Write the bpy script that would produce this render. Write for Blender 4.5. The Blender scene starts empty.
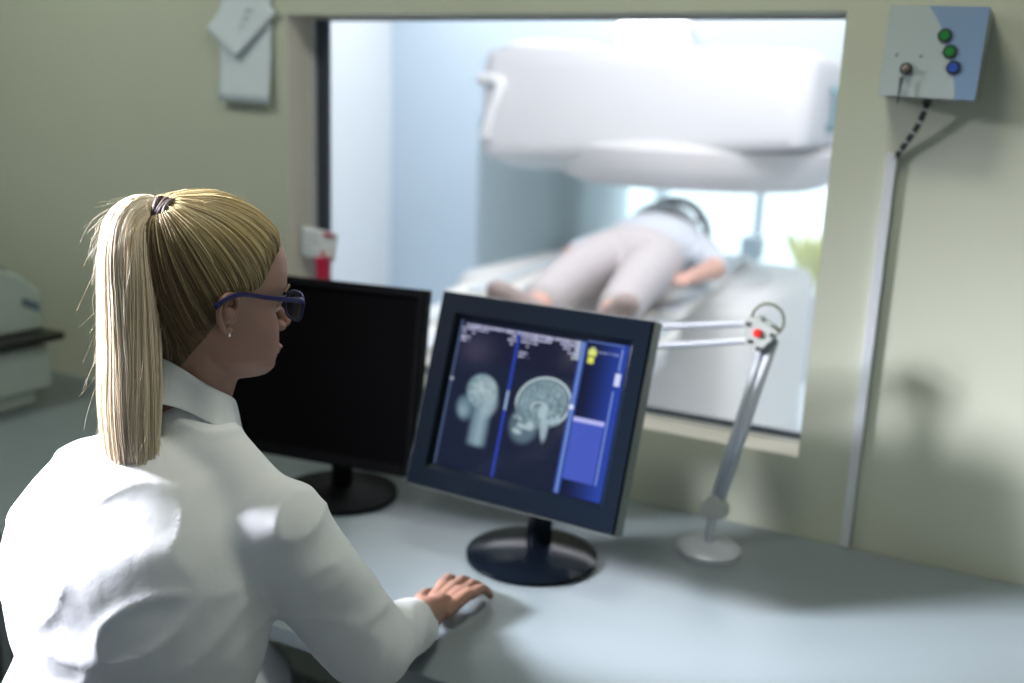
import bpy, bmesh, math, random
import numpy as np
from mathutils import Vector, Matrix, noise
from mathutils.bvhtree import BVHTree
random.seed(4); np.random.seed(4)
SC = bpy.context.scene
COL = SC.collection
R = math.radians

# ------------------------------------------------------------ camera
YAW, PITCH, ROLL = R(27), R(13.2), R(2.25)
fw = Vector((-math.sin(YAW)*math.cos(PITCH), math.cos(YAW)*math.cos(PITCH), -math.sin(PITCH)))
r0 = Vector((math.cos(YAW), math.sin(YAW), 0)); u0 = r0.cross(fw)
cxv = r0*math.cos(ROLL) + u0*math.sin(ROLL); cyv = -r0*math.sin(ROLL) + u0*math.cos(ROLL)
cam = bpy.data.objects.new('camera', bpy.data.cameras.new('camera')); COL.objects.link(cam)
m = Matrix((cxv, cyv, -fw)).transposed().to_4x4(); m.translation = Vector((0, 0, 1.5))
cam.matrix_world = m
cam.data.sensor_width = 36; cam.data.lens = 36*1000/1024
cam.data.clip_start = .05
cam.data.dof.use_dof = True; cam.data.dof.focus_distance = 1.18; cam.data.dof.aperture_fstop = 2.1
SC.camera = cam
# ------------------------------------------------------------ world, lights, exposure
w = bpy.data.worlds.new('world'); SC.world = w; w.use_nodes = True
w.node_tree.nodes['Background'].inputs[0].default_value = (.78, .9, 1, 1)
w.node_tree.nodes['Background'].inputs[1].default_value = .32
SC.view_settings.view_transform = 'Standard'; SC.view_settings.look = 'None'
SC.view_settings.gamma = 1; SC.view_settings.exposure = 0; SC.view_settings.use_curve_mapping = False
SC.cycles.use_denoising = True

def area(name, loc, target, sx, sy, power, col, spread=180):
    l = bpy.data.lights.new(name, 'AREA'); l.shape = 'RECTANGLE'; l.size = sx; l.size_y = sy
    l.energy = power; l.color = col; l.spread = R(spread)
    o = bpy.data.objects.new(name, l); COL.objects.link(o); o.location = loc
    o.rotation_euler = (Vector(target)-Vector(loc)).to_track_quat('-Z', 'Y').to_euler()
    return o
# control room: a dim ceiling panel above the desk and a daylight opening behind on the left
area('ceiling_panel_light', (-.50, 1.02, 2.55), (-.46, 1.25, 0), .35, .25, 11, (1, .98, .84))
area('left_wash_light', (-2.2, .75, 2.55), (-2.1, 1.55, 0), .5, .3, 12, (.96, 1, .88))  # added wash light, brightens the left wall, desk and printer
area('side_window_light', (-2.72, .08, 2.02), (-.95, .82, 1.25), .40, .5, 26, (.93, .91, 1), 34)
# scan room: bright daylight white ceiling panels
area('scan_room_light', (-.75, 2.75, 2.7), (-1.4, 3.9, .6), 2.6, .9, 70, (1, .985, 1))
area('scan_room_back_light', (-2.2, 5.6, 2.7), (-2.2, 5.4, 0), 3.6, 1.0, 62, (1, .985, 1))

# ------------------------------------------------------------ helpers
MATS = {}
def mat(name, col, rough=.5, metal=0, emit=None, estr=1, noisy=0, nscale=8, bump=0, bscale=60, spec=.5, trans=0, alpha=1, attr=None, sss=0, coat=0):
    if name in MATS: return MATS[name]
    mm = bpy.data.materials.new(name); mm.use_nodes = True; nt = mm.node_tree; b = nt.nodes['Principled BSDF']
    b.inputs['Base Color'].default_value = (*col, 1); b.inputs['Roughness'].default_value = rough
    b.inputs['Metallic'].default_value = metal; b.inputs['Specular IOR Level'].default_value = spec
    b.inputs['Transmission Weight'].default_value = trans; b.inputs['Alpha'].default_value = alpha
    b.inputs['Coat Weight'].default_value = coat
    if sss:
        b.inputs['Subsurface Weight'].default_value = sss; b.inputs['Subsurface Radius'].default_value = (1, .35, .2); b.inputs['Subsurface Scale'].default_value = .008
    if emit: b.inputs['Emission Color'].default_value = (*emit, 1); b.inputs['Emission Strength'].default_value = estr
    if noisy:
        t = nt.nodes.new('ShaderNodeTexCoord'); n = nt.nodes.new('ShaderNodeTexNoise'); n.inputs['Scale'].default_value = nscale; n.inputs['Detail'].default_value = 5
        r = nt.nodes.new('ShaderNodeMapRange'); r.inputs[3].default_value = 1-noisy; r.inputs[4].default_value = 1+noisy
        x = nt.nodes.new('ShaderNodeMix'); x.data_type = 'RGBA'; x.blend_type = 'MULTIPLY'; x.inputs[0].default_value = 1
        x.inputs[6].default_value = (*col, 1)
        nt.links.new(t.outputs['Object'], n.inputs['Vector']); nt.links.new(n.outputs['Fac'], r.inputs[0]); nt.links.new(r.outputs[0], x.inputs[7]); nt.links.new(x.outputs[2], b.inputs['Base Color'])
    if attr:
        a = nt.nodes.new('ShaderNodeVertexColor'); a.layer_name = attr
        nt.links.new(a.outputs['Color'], b.inputs['Base Color'])
    if bump:
        t = nt.nodes.new('ShaderNodeTexCoord'); n = nt.nodes.new('ShaderNodeTexNoise'); n.inputs['Scale'].default_value = bscale; n.inputs['Detail'].default_value = 6
        bp = nt.nodes.new('ShaderNodeBump'); bp.inputs['Strength'].default_value = bump; bp.inputs['Distance'].default_value = .004
        nt.links.new(t.outputs['Object'], n.inputs['Vector']); nt.links.new(n.outputs['Fac'], bp.inputs['Height']); nt.links.new(bp.outputs[0], b.inputs['Normal'])
    MATS[name] = mm; return mm

def tag(o, label=None, cat=None, group=None, kind=None):
    if label: o['label'] = label
    if cat: o['category'] = cat
    if group: o['group'] = group
    if kind: o['kind'] = kind
    return o
def empty(name, loc, label, cat, group=None, rz=0):
    o = bpy.data.objects.new(name, None); COL.objects.link(o); o.location = loc; o.rotation_euler.z = rz
    o.empty_display_size = .1
    bpy.context.view_layer.update()
    return tag(o, label, cat, group)
class MB:
    def __init__(s): s.v = []; s.f = []
    def add(s, v, f):
        n = len(s.v); s.v += [tuple(p) for p in v]; s.f += [tuple(i+n for i in q) for q in f]; return s
    def box(s, a, b, M=None):
        (x0, y0, z0), (x1, y1, z1) = a, b
        v = [Vector(p) for p in ((x0,y0,z0),(x1,y0,z0),(x1,y1,z0),(x0,y1,z0),(x0,y0,z1),(x1,y0,z1),(x1,y1,z1),(x0,y1,z1))]
        if M is not None: v = [M @ p for p in v]
        return s.add(v, [(0,3,2,1),(4,5,6,7),(0,1,5,4),(1,2,6,5),(2,3,7,6),(3,0,4,7)])
    def prism(s, pts, d0, d1, fn):
        # pts: 2D outline, fn(a, b, d) -> 3D
        n = len(pts); v = [fn(a, b, d0) for a, b in pts]+[fn(a, b, d1) for a, b in pts]
        f = [tuple(range(n))[::-1], tuple(range(n, 2*n))]+[(i, (i+1) % n, n+(i+1) % n, n+i) for i in range(n)]
        return s.add(v, f)
    def tube(s, path, rad, n=12, closed=False, flat=1.0):
        P = [Vector(p) for p in path]; N = len(P)
        rr = rad if isinstance(rad, (list, tuple)) else [rad]*N
        rings = []; up = None
        for i in range(N):
            a = P[(i-1) % N] if (closed or i) else P[0]; b = P[(i+1) % N] if (closed or i < N-1) else P[-1]
            t = (b-a).normalized()
            if up is None:
                up = Vector((0, 0, 1)) if abs(t.z) < .9 else Vector((1, 0, 0))
            sd = t.cross(up).normalized(); up = sd.cross(t).normalized()
            rings.append([P[i]+(sd*math.cos(2*math.pi*k/n)*flat+up*math.sin(2*math.pi*k/n))*rr[i] for k in range(n)])
        v = [p for r_ in rings for p in r_]; f = []
        for i in range(N if closed else N-1):
            j = (i+1) % N
            for k in range(n):
                f.append((i*n+k, i*n+(k+1) % n, j*n+(k+1) % n, j*n+k))
        if not closed: f += [tuple(range(n))[::-1], tuple((N-1)*n+k for k in range(n))]
        return s.add(v, f)
    def ell(s, c, r, nu=24, nv=14, M=None):
        v = []; f = []
        for j in range(nv+1):
            th = math.pi*j/nv
            for i in range(nu):
                ph = 2*math.pi*i/nu
                p = Vector((r[0]*math.sin(th)*math.cos(ph), r[1]*math.sin(th)*math.sin(ph), r[2]*math.cos(th)))
                if M is not None: p = M @ p
                v.append(Vector(c)+p)
        for j in range(nv):
            for i in range(nu):
                a = j*nu+i; b = j*nu+(i+1) % nu
                f.append((a, a+nu, b+nu, b))
        return s.add(v, f)
    def cap(s, p0, p1, ra, rb, n=20):   # tapered capsule
        p0, p1 = Vector(p0), Vector(p1); d = (p1-p0); L = d.length; t = d.normalized()
        q = t.to_track_quat('Z', 'Y'); path = []
        v = []; f = []; rings = []
        for k in range(7): a = math.pi/2*(1-k/6); rings.append((-ra*math.sin(a), ra*math.cos(a)+1e-5))
        for k in range(7): a = math.pi/2*k/6; rings.append((L+rb*math.sin(a), rb*math.cos(a)+1e-5))
        for z, r_ in rings:
            for i in range(n):
                ph = 2*math.pi*i/n; v.append(p0+q @ Vector((r_*math.cos(ph), r_*math.sin(ph), z)))
        for j in range(len(rings)-1):
            for i in range(n): f.append((j*n+i, j*n+(i+1) % n, (j+1)*n+(i+1) % n, (j+1)*n+i))
        f += [tuple(range(n))[::-1], tuple((len(rings)-1)*n+k for k in range(n))]
        return s.add(v, f)
    def loft(s, rings):
        n = len(rings[0]); v = [p for r_ in rings for p in r_]; f = []
        for j in range(len(rings)-1):
            for i in range(n): f.append((j*n+i, j*n+(i+1) % n, (j+1)*n+(i+1) % n, (j+1)*n+i))
        f += [tuple(range(n))[::-1], tuple((len(rings)-1)*n+k for k in range(n))]
        return s.add(v, f)
    def lathe(s, c, prof, n=40, M=None):
        rings = []
        for r_, z in prof:
            rings.append([(Vector(c)+((M @ Vector((r_*math.cos(2*math.pi*i/n), r_*math.sin(2*math.pi*i/n), z))) if M is not None else Vector((r_*math.cos(2*math.pi*i/n), r_*math.sin(2*math.pi*i/n), z)))) for i in range(n)])
        return s.loft(rings)
    def build(s, name, material, parent=None, smooth=False, bevel=0, seg=2, sub=0, angle=35):
        me = bpy.data.meshes.new(name); me.from_pydata([tuple(p) for p in s.v], [], s.f); me.validate()
        bm = bmesh.new(); bm.from_mesh(me); bmesh.ops.recalc_face_normals(bm, faces=bm.faces); bm.to_mesh(me); bm.free()
        if material: me.materials.append(material)
        o = bpy.data.objects.new(name, me); COL.objects.link(o)
        if smooth:
            me.polygons.foreach_set('use_smooth', [True]*len(me.polygons))
            if smooth == 'auto':
                for e in bmesh_sharp(me, angle): me.edges[e].use_edge_sharp = True
        if bevel:
            b = o.modifiers.new('bevel', 'BEVEL'); b.width = bevel; b.segments = seg; b.limit_method = 'ANGLE'; b.angle_limit = R(40)
            me.polygons.foreach_set('use_smooth', [True]*len(me.polygons))
            b.harden_normals = True
        if sub: d = o.modifiers.new('sub', 'SUBSURF'); d.levels = sub; d.render_levels = sub
        if parent: par(o, parent)
        return o
def bmesh_sharp(me, angle):
    bm = bmesh.new(); bm.from_mesh(me); out = []
    for e in bm.edges:
        if len(e.link_faces) == 2 and e.calc_face_angle(0) > R(angle): out.append(e.index)
    bm.free(); return out
def root_mw(o):
    mw = Matrix.LocRotScale(o.location, o.rotation_euler, o.scale)
    return (root_mw(o.parent) @ o.matrix_parent_inverse @ mw) if o.parent else mw
def par(o, p):
    o.parent = p; o.matrix_parent_inverse = root_mw(p).inverted()
def remesh(mb, voxel, smooth=3, fac=.5, name='tmp'):
    o = mb.build(name, None)
    r_ = o.modifiers.new('r', 'REMESH'); r_.mode = 'VOXEL'; r_.voxel_size = voxel
    if smooth: s_ = o.modifiers.new('s', 'SMOOTH'); s_.factor = fac; s_.iterations = smooth
    dg = bpy.context.evaluated_depsgraph_get(); dg.update()
    me = bpy.data.meshes.new_from_object(o.evaluated_get(dg))
    V = np.empty(len(me.vertices)*3); me.vertices.foreach_get('co', V)
    Fc = [tuple(p.vertices) for p in me.polygons]
    bpy.data.objects.remove(o)
    return V.reshape(-1, 3), Fc
def mesh_obj(name, V, F, material, parent=None, smooth=True):
    me = bpy.data.meshes.new(name); me.from_pydata(V.tolist() if hasattr(V, 'tolist') else V, [], F if isinstance(F, list) else F.tolist())
    if material: me.materials.append(material)
    if smooth: me.polygons.foreach_set('use_smooth', [True]*len(me.polygons))
    o = bpy.data.objects.new(name, me); COL.objects.link(o)
    if parent: par(o, parent)
    return o
def interp(xs, ys, x): return float(np.interp(x, xs, ys))
def catmull(P, n):
    P = [Vector(p) for p in P]; Q = [P[0]*2-P[1]]+P+[P[-1]*2-P[-2]]; out = []
    for i in range(1, len(Q)-2):
        for k in range(n):
            t = k/n; a, b, c, d = Q[i-1:i+3]
            out.append(.5*((2*b)+(c-a)*t+(2*a-5*b+4*c-d)*t*t+(-a+3*b-3*c+d)*t**3))
    out.append(P[-1]); return out
def catmull2(P, n): return [(p.x, p.y) for p in catmull([(a, b, 0) for a, b in P], n)]

# ------------------------------------------------------------ room shell
WY = 1.9
wallm = mat('wall_paint', (.45, .475, .385), .6, noisy=.05, nscale=3, bump=.08, bscale=90)
jambm = mat('jamb_paint', (.47, .47, .39), .6, noisy=.04, nscale=4)
WX0, WX1, WZ0, WZ1 = -1.588, -.335, .858, 1.6865
mb = MB()
o = MB().box((-3.4, WY, 0), (WX0, WY+.125, 2.6)).box((WX1, WY, 0), (1.6, WY+.125, 2.6)).box((WX0, WY, WZ1), (WX1, WY+.125, 2.6)).box((WX0, WY, 0), (WX1, WY+.125, WZ0)).build('wall_front', wallm)
tag(o, 'cream painted wall with the observation window', 'wall', kind='structure')
o = MB().box((-3.4, -1.5, -.05), (1.6, WY+.125, 0)).build('floor', mat('floor_vinyl', (.25, .26, .25), .4, noisy=.1)); tag(o, 'grey vinyl control room floor', 'floor', kind='structure')
o = MB().box((-3.4, -1.5, 2.6), (1.6, WY+.125, 2.65)).build('ceiling', mat('ceiling_paint', (.5, .5, .46), .8)); tag(o, 'pale control room ceiling', 'ceiling', kind='structure')
o = MB().box((1.6, -1.5, 0), (1.7, WY+.125, 2.6)).build('wall_right', wallm); tag(o, 'cream painted side wall', 'wall', kind='structure')
o = MB().box((WX0, WY+.001, WZ0), (WX0+.0015, WY+.124, WZ1)).box((WX0, WY+.001, WZ0), (WX1, WY+.124, WZ0+.0015)).build('trim_2', mat('jamb_light', (.70, .67, .60), .6)); tag(o, 'paler lining of the observation window opening', 'trim', kind='structure')
o = MB().box((-3.5, -1.5, 0), (-3.4, WY+.125, 2.6)).build('wall_left', wallm); tag(o, 'cream painted side wall behind the printer', 'wall', kind='structure')
# window 1: ring frame + glass
win = bpy.data.objects.new('window_1', None); COL.objects.link(win); win.location = ((WX0+WX1)/2, WY+.1, WZ0)
tag(win, 'large observation window into the bright scan room', 'window', kind='structure')
def ring(mb, x0, x1, z0, z1, t, y0, y1, tt=None, tb=None, tr=None):
    tt = tt if tt is not None else t; tb = tb if tb is not None else t; tr = tr if tr is not None else t
    mb.box((x0, y0, z0), (x0+t, y1, z1)).box((x1-tr, y0, z0), (x1, y1, z1)).box((x0+t, y0, z1-tt), (x1-tr, y1, z1)).box((x0+t, y0, z0), (x1-tr, y1, z0+tb)); return mb
ring(MB(), WX0, WX1, WZ0-.001, WZ1, .010, WY+.085, WY+.12, tt=.002, tb=.006, tr=.004).build('frame_bead', mat('bead', (.62, .64, .66), .4), win)
ring(MB(), WX0+.010, WX1-.004, WZ0+.005, WZ1-.002, .034, WY+.10, WY+.113, tt=.003, tb=.012, tr=.004).build('window_frame', mat('frame_dark', (.045, .062, .088), .4), win, bevel=.002)
glass = bpy.data.materials.new('window_glass'); glass.use_nodes = True; nt = glass.node_tree; nt.nodes.clear()
g_out = nt.nodes.new('ShaderNodeOutputMaterial'); g_t = nt.nodes.new('ShaderNodeBsdfTransparent'); g_g = nt.nodes.new('ShaderNodeBsdfGlossy'); g_m = nt.nodes.new('ShaderNodeMixShader'); g_f = nt.nodes.new('ShaderNodeFresnel')
g_f.inputs[0].default_value = 1.3; g_g.inputs['Roughness'].default_value = .02; g_t.inputs[0].default_value = (.965, .97, .98, 1)
nt.links.new(g_f.outputs[0], g_m.inputs[0]); nt.links.new(g_t.outputs[0], g_m.inputs[1]); nt.links.new(g_g.outputs[0], g_m.inputs[2]); nt.links.new(g_m.outputs[0], g_out.inputs[0])
MB().box((WX0+.03, WY+.118, WZ0+.01), (WX1-.006, WY+.124, WZ1-.003)).build('glass_pane', glass, win)

# scan room shell
sw = mat('scan_wall_white', (.68, .71, .73), .7, noisy=.03, nscale=2)
sb = mat('scan_wall_blue', (.54, .64, .73), .6, noisy=.03, nscale=1.5)
XL, YB = -4.32, 6.35
o = MB().box((XL-.1, WY+.125, 0), (XL, YB, 2.8)).build('wall_scan_left', sw); tag(o, 'white side wall of the scan room', 'wall', kind='structure')
BWX0, BWX1, BWZ0, BWZ1 = -2.62, -.1, .35, 1.72
o = MB().box((XL, YB, 0), (BWX0-.06, YB+.15, 2.8)).build('wall_scan_blue', sb); tag(o, 'pale blue left half of the scan room back wall', 'wall', kind='structure')
o = MB().box((BWX0-.06, YB, 0), (BWX0, YB+.15, 2.8)).box((BWX1, YB, 0), (1.2, YB+.15, 2.8)).box((BWX0, YB, BWZ1), (BWX1, YB+.15, 2.8)).box((BWX0, YB, 0), (BWX1, YB+.15, BWZ0)).build('wall_scan_back', mat('scan_wall_back', (.54, .61, .64), .7))
tag(o, 'white right half of the scan room back wall', 'wall', kind='structure')
o = MB().box((1.2, WY+.125, 0), (1.3, YB+.15, 2.8)).build('wall_scan_right', sw); tag(o, 'white far right wall of the scan room', 'wall', kind='structure')
o = MB().box((XL-.1, WY+.125, -.05), (1.3, YB+.15, 0)).build('floor_scan', mat('scan_floor', (.74, .80, .84), .5, noisy=.04)); tag(o, 'pale scan room floor', 'floor', kind='structure')
o = MB().box((XL-.1, WY+.125, 2.8), (1.3, YB+.15, 2.85)).build('ceiling_scan', mat('scan_ceiling', (.85, .88, .88), .8)); tag(o, 'white scan room ceiling', 'ceiling', kind='structure')
o = MB().box((XL, WY+.125, 0), (WX0-.3, WY+.145, 2.8)).box((WX1+.3, WY+.125, 0), (1.2, WY+.145, 2.8)).build('trim_1', sw); tag(o, 'white lining inside the scan room beside the window', 'wall lining', kind='structure')
w2 = bpy.data.objects.new('window_2', None); COL.objects.link(w2); w2.location = ((BWX0+BWX1)/2, YB, BWZ0); tag(w2, 'bright daylit window behind the scanner', 'window', kind='structure')
fm = mat('back_frame', (.62, .74, .78), .5)
rb = ring(MB(), BWX0, BWX1, BWZ0, BWZ1, .06, YB+.0, YB+.08)
for xx in (-2.50, -2.22, -.75): rb.box((xx, YB, BWZ0+.06), (xx+.07, YB+.08, BWZ1-.06))
rb.build('window_frame', fm, w2)
MB().box((BWX0+.02, YB+.09, BWZ0+.02), (BWX1-.02, YB+.10, BWZ1-.02)).build('window_pane', mat('daylit_pane', (.8, .9, .92), .3, emit=(.80, .96, 1.0), estr=.85), w2)
o = MB().box((-2.52, YB-.07, 1.90), (-2.08, YB-.005, 2.09)).build('wall_light', mat('lamp_white', (1, 1, 1), .4, emit=(.95, .98, 1), estr=3), bevel=.02)
MBh = MB().box((-2.54, YB-.02, 1.88), (-2.06, YB-.001, 2.11)).build('lamp_housing', sw, o)
tag(o, 'glowing white rectangular light on the scan room back wall above the scanner', 'light')

# ------------------------------------------------------------ scanner (open C shaped)
sp = mat('scanner_plastic', (.73, .73, .76), .55, noisy=.015, nscale=2)
sp2 = mat('scanner_plastic_warm', (.72, .71, .72), .45)
scan = empty('scanner', (-1.6, 4.3, 0), 'huge white open scanner with overhanging upper magnet and base under the patient table', 'scanner')
def rr(x0, x1, y0, y1, r, n=8):
    pts = []
    for cx_, cy_, a0 in ((x1-r, y1-r, 0), (x0+r, y1-r, 90), (x0+r, y0+r, 180), (x1-r, y0+r, 270)):
        for k in range(n+1): a = R(a0+90*k/n); pts.append((cx_+r*math.cos(a), cy_+r*math.sin(a)))
    return pts
# upper housing: rounded plan lofted, underside rises towards the right
base = rr(-2.13, -.75, 3.75, 5.2, .10, 12)
cxm, cym = -1.58, 4.45
def shell(sc_, zf, z): return [Vector((cxm+(x-cxm)*sc_, cym+(y-cym)*sc_, zf(x, z))) for x, y in base]
def und(x, z): # z as fraction 0..1 from the sloping underside to the top
    t = (x+2.13)/1.38; lo = 1.285+.105*max(0, t)**1.3; hi = 1.745+.01*math.sin(math.pi*t); return lo+(hi-lo)*z
rings = [shell(.9, und, -.02), shell(.965, und, .0), shell(.995, und, .05), shell(1, und, .14), shell(1, und, .8), shell(.985, und, .92), shell(.95, und, .98), shell(.86, und, 1.0), shell(.5, und, 1.03)]
MB().loft(rings).build('upper_magnet', sp, scan, smooth='auto', angle=50)
MB().lathe((-1.33, 4.3, 0), [(.30, 1.20), (.50, 1.205), (.56, 1.225), (.61, 1.29), (.62, 1.36), (.5, 1.42)], 56).build('upper_pole_cover', sp2, scan, smooth='auto', angle=60)
MB().lathe((-1.90, 4.2, 0), [(.12, 1.235), (.28, 1.245), (.34, 1.28), (.35, 1.36)], 40).build('shoulder_cover', mat('scanner_blue', (.72, .78, .82), .5), scan, smooth='auto', angle=60)
MB().prism(rr(-2.62, -2.02, 4.55, 5.35, .16), .0, 1.45, lambda a, b, d: Vector((a, b, d))).build('column', mat('scanner_column', (.54, .66, .70), .55), scan, smooth='auto', angle=50)
# base: rounded block with sloping edges
def rring(x0, x1, y0, y1, r, z): return [Vector((x, y, z)) for x, y in rr(x0, x1, y0, y1, r, 8)]
MB().loft([rring(-2.2, -.88, 3.68, 5.0, .12, 0), rring(-2.2, -.88, 3.68, 5.0, .12, .74), rring(-2.18, -.90, 3.70, 4.98, .12, .785), rring(-2.13, -.95, 3.75, 4.93, .10, .80)]).build('base', mat('scanner_base', (.90, .90, .88), .5), scan, smooth='auto', angle=50)
MB().lathe((-1.45, 4.3, 0), [(.50, .79), (.49, .815), (.42, .828), (.2, .83)], 48).build('lower_pole_cover', sp2, scan, smooth='auto', angle=50)
hp = catmull([(-2.13, 3.80, 1.60), (-2.09, 3.745, 1.61), (-2.00, 3.73, 1.595), (-2.04, 3.73, 1.47), (-2.075, 3.745, 1.37)], 8)
MB().ell((-2.0, 4.35, 1.755), (.24, .42, .045), 32, 14).build('top_highlight', mat('white_gloss', (.95, .95, .97), .25), scan, smooth=True)  # added white bump, paints the highlight on top of the magnet
MB().tube(hp, .022, 10).build('grab_handle', mat('white_gloss', (.95, .95, .97), .25), scan, smooth=True)
MB().tube([(-.75, 4.1, 1.62), (-.72, 4.1, 1.60), (-.72, 4.1, 1.48), (-.75, 4.1, 1.46)], .02, 10).build('side_handle', mat('teal_grey', (.25, .40, .45), .4), scan, smooth=True)
MB().tube(catmull([(-1.55, 4.0, 1.745), (-1.4, 4.0, 1.80), (-1.3, 4.0, 1.815), (-1.22, 4.0, 1.74)], 8), .008, 8).build('top_cable', mat('cable_grey', (.45, .48, .5), .5), scan, smooth=True)

# patient table
tb = empty('patient_table', (-1.3, 3.3, 0), 'long white padded patient table running under the upper magnet', 'table')
MB().box((-1.90, 2.32, .70), (-1.12, 3.14, .80)).build('table_frame', sp2, tb, bevel=.02)
for xx, yy, y2 in ((-1.78, 2.45, 3.05),(-1.24, 2.45, 3.05)):
    MB().box((xx-.05, yy, 0), (xx+.05, y2, .70)).build('leg', sp, tb, bevel=.015)
MB().box((-1.95, 2.30, .801), (-1.08, 3.12, .835)).box((-1.95, 3.12, .868), (-1.08, 4.75, .875)).build('tabletop', mat('table_cream', (.92, .90, .85), .6), tb, bevel=.003)
for k, xx in enumerate((-1.84, -1.68, -1.13)):
    MB().box((xx-.035, 2.31, .836), (xx+.035, 3.15, .865)).box((xx-.035, 3.15, .876), (xx+.035, 4.7, .89)).build('side_rail', mat('rail_pale', (.70, .76, .80), .4), tb, bevel=.01)
MB().box((-1.62, 2.33, .836), (-1.17, 3.15, .874)).box((-1.62, 3.15, .876), (-1.17, 4.7, .884)).build('mattress', mat('mattress_white', (.88, .86, .82), .7), tb, bevel=.004)

# stand and notice behind
st = empty('wheeled_stand', (-1.33, 5.55, 0), 'slim blue grey wheeled stand behind the scanner on the right', 'stand')
bg = mat('stand_blue', (.50, .62, .68), .5)
MB().tube([(-1.33, 5.55, .08), (-1.33, 5.55, 1.12)], .022, 12).build('pole', bg, st, smooth='auto')
MB().box((-1.40, 5.47, .72), (-1.29, 5.6, .86)).build('control_unit', bg, st, bevel=.02)
b5 = MB()
for k in range(5):
    a = 2*math.pi*k/5; b5.tube([(-1.33, 5.55, .09), (-1.33+.24*math.cos(a), 5.55+.24*math.sin(a), .06)], .014, 8)
    b5.ell((-1.33+.24*math.cos(a), 5.55+.24*math.sin(a), .03), (.03, .02, .03), 12, 8)
b5.build('wheel_base', bg, st, smooth='auto')
pl = empty('potted_plant', (-1.08, 5.9, 0), 'blurred yellow green plant at the right edge of the scan room', 'plant')
MB().lathe((-1.08, 5.9, 0), [(.11, 0), (.15, .5), (.16, .52), (.13, .52)], 24).build('pot', sp, pl, smooth='auto')
lf = MB(); rnd = random.Random(2)
for k in range(60):
    a = rnd.uniform(0, 6.28); l = rnd.uniform(.2, .36); sp_ = rnd.uniform(.04, .2)
    p = [Vector((-1.08, 5.9, .52)), Vector((-1.08+sp_*.5*math.cos(a), 5.9+sp_*.5*math.sin(a), .52+l*.6)), Vector((-1.08+sp_*math.cos(a), 5.9+sp_*math.sin(a), .52+l))]
    lf.tube(catmull(p, 3), [.012, .02, .024, .024, .02, .012, .003], 6, flat=.3)
lf.build('leaves', mat('leaf_yellow_green', (.78, .82, .46), .7), pl, smooth=True)

# ------------------------------------------------------------ patient (lying)
pt = MB()
def PX(x, y, z): return Vector((-1.34+x, y, z))
for s in (-1, 1):
    pt.cap(PX(.085*s, 3.28, 1.00), PX(.105*s, 2.93, .985), .085, .062)
    pt.cap(PX(.105*s, 2.93, .985), PX(.115*s, 2.58, .945), .060, .040)
    pt.cap(PX(.118*s, 2.56, .935), PX(.183*s, 2.46, 1.0), .034, .028)
    pt.cap(PX(.19*s, 3.76, .99), PX(.27*s, 3.50, .965), .050, .040)
    pt.cap(PX(.27*s, 3.50, .965), PX(.22*s, 3.27, .965), .038, .026)
    for k in range(4):
        pt.cap(PX(.205*s+.014*(k-1.5), 3.22, .965), PX(.20*s+.019*(k-1.5), 3.15-.01*(k % 2), .960), .009, .007, 10)
    pt.cap(PX(.215*s, 3.25, .965), PX(.18*s, 3.19, .98), .010, .008, 10)
    pt.ell(PX(.21*s, 3.245, .965), (.036, .045, .018))
pt.ell(PX(0, 3.36, 1.0), (.165, .16, .11)); pt.ell(PX(0, 3.52, 1.0), (.14, .18, .105)); pt.ell(PX(0, 3.70, 1.005), (.18, .17, .115))
pt.cap(PX(0, 3.84, 1.0), PX(0, 3.93, 1.01), .055, .052)
pt.ell(PX(0, 4.02, 1.03), (.075, .105, .095)); pt.ell(PX(0, 3.965, 1.06), (.055, .05, .06)); pt.ell(PX(0, 4.0, 1.128), (.012, .02, .018)); 
for s in (-1, 1): pt.ell(PX(.077*s, 4.03, 1.03), (.01, .02, .03))
V, Fc = remesh(pt, .008, 3)
skin2 = mat('patient_skin', (.70, .42, .34), .55)
pat = mesh_obj('person', V, Fc, skin2)
tag(pat, 'patient in pale grey clothes lying on the scanner table, feet towards the window', 'person')
cl = MB()
for s in (-1, 1):
    cl.cap(PX(.088*s, 3.30, 1.00), PX(.108*s, 2.93, .985), .098, .078); cl.cap(PX(.108*s, 2.93, .985), PX(.118*s, 2.66, .955), .077, .064)
cl.ell(PX(0, 3.36, 1.0), (.178, .17, .122))
V, Fc = remesh(cl, .009, 4); tr = mesh_obj('trousers', V, Fc, mat('pale_grey_cloth', (.56, .52, .53), .85, bump=.5, bscale=25), pat)
cl = MB()
cl.ell(PX(0, 3.50, 1.0), (.165, .17, .122)); cl.ell(PX(0, 3.70, 1.005), (.195, .175, .13))
for s in (-1, 1): cl.cap(PX(.17*s, 3.78, .995), PX(.255*s, 3.56, .97), .066, .058)
V, Fc = remesh(cl, .009, 4); mesh_obj('shirt', V, Fc, mat('pale_shirt', (.62, .66, .72), .85, bump=.5, bscale=25), pat)
for s in (-1, 1):
    k = MB(); k.cap(PX(.120*s, 2.56, .935), PX(.185*s, 2.455, 1.005), .045, .036); k.cap(PX(.117*s, 2.62, .945), PX(.117*s, 2.56, .93), .046, .046)
    V, Fc = remesh(k, .008, 3); mesh_obj('shoe', V, Fc, mat('taupe_sock', (.42, .33, .32), .8), pat)
ha = MB(); ha.ell(PX(0, 4.055, 1.03), (.084, .09, .10)); V, Fc = remesh(ha, .01, 1); mesh_obj('hair', V, Fc, mat('dark_hair', (.20, .14, .14), .7), pat)
hc = empty('head_coil', PX(0, 4.0, .885), 'grey arched head coil frame around the patient head', 'head coil')
gcm = mat('coil_grey', (.44, .49, .52), .5)
def arch(y, h, wd): return [PX(-wd, y, .905)]+[PX(-wd*math.cos(a), y, 1.02+h*math.sin(a)) for a in np.linspace(0, math.pi, 19)]+[PX(wd, y, .905)]
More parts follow.
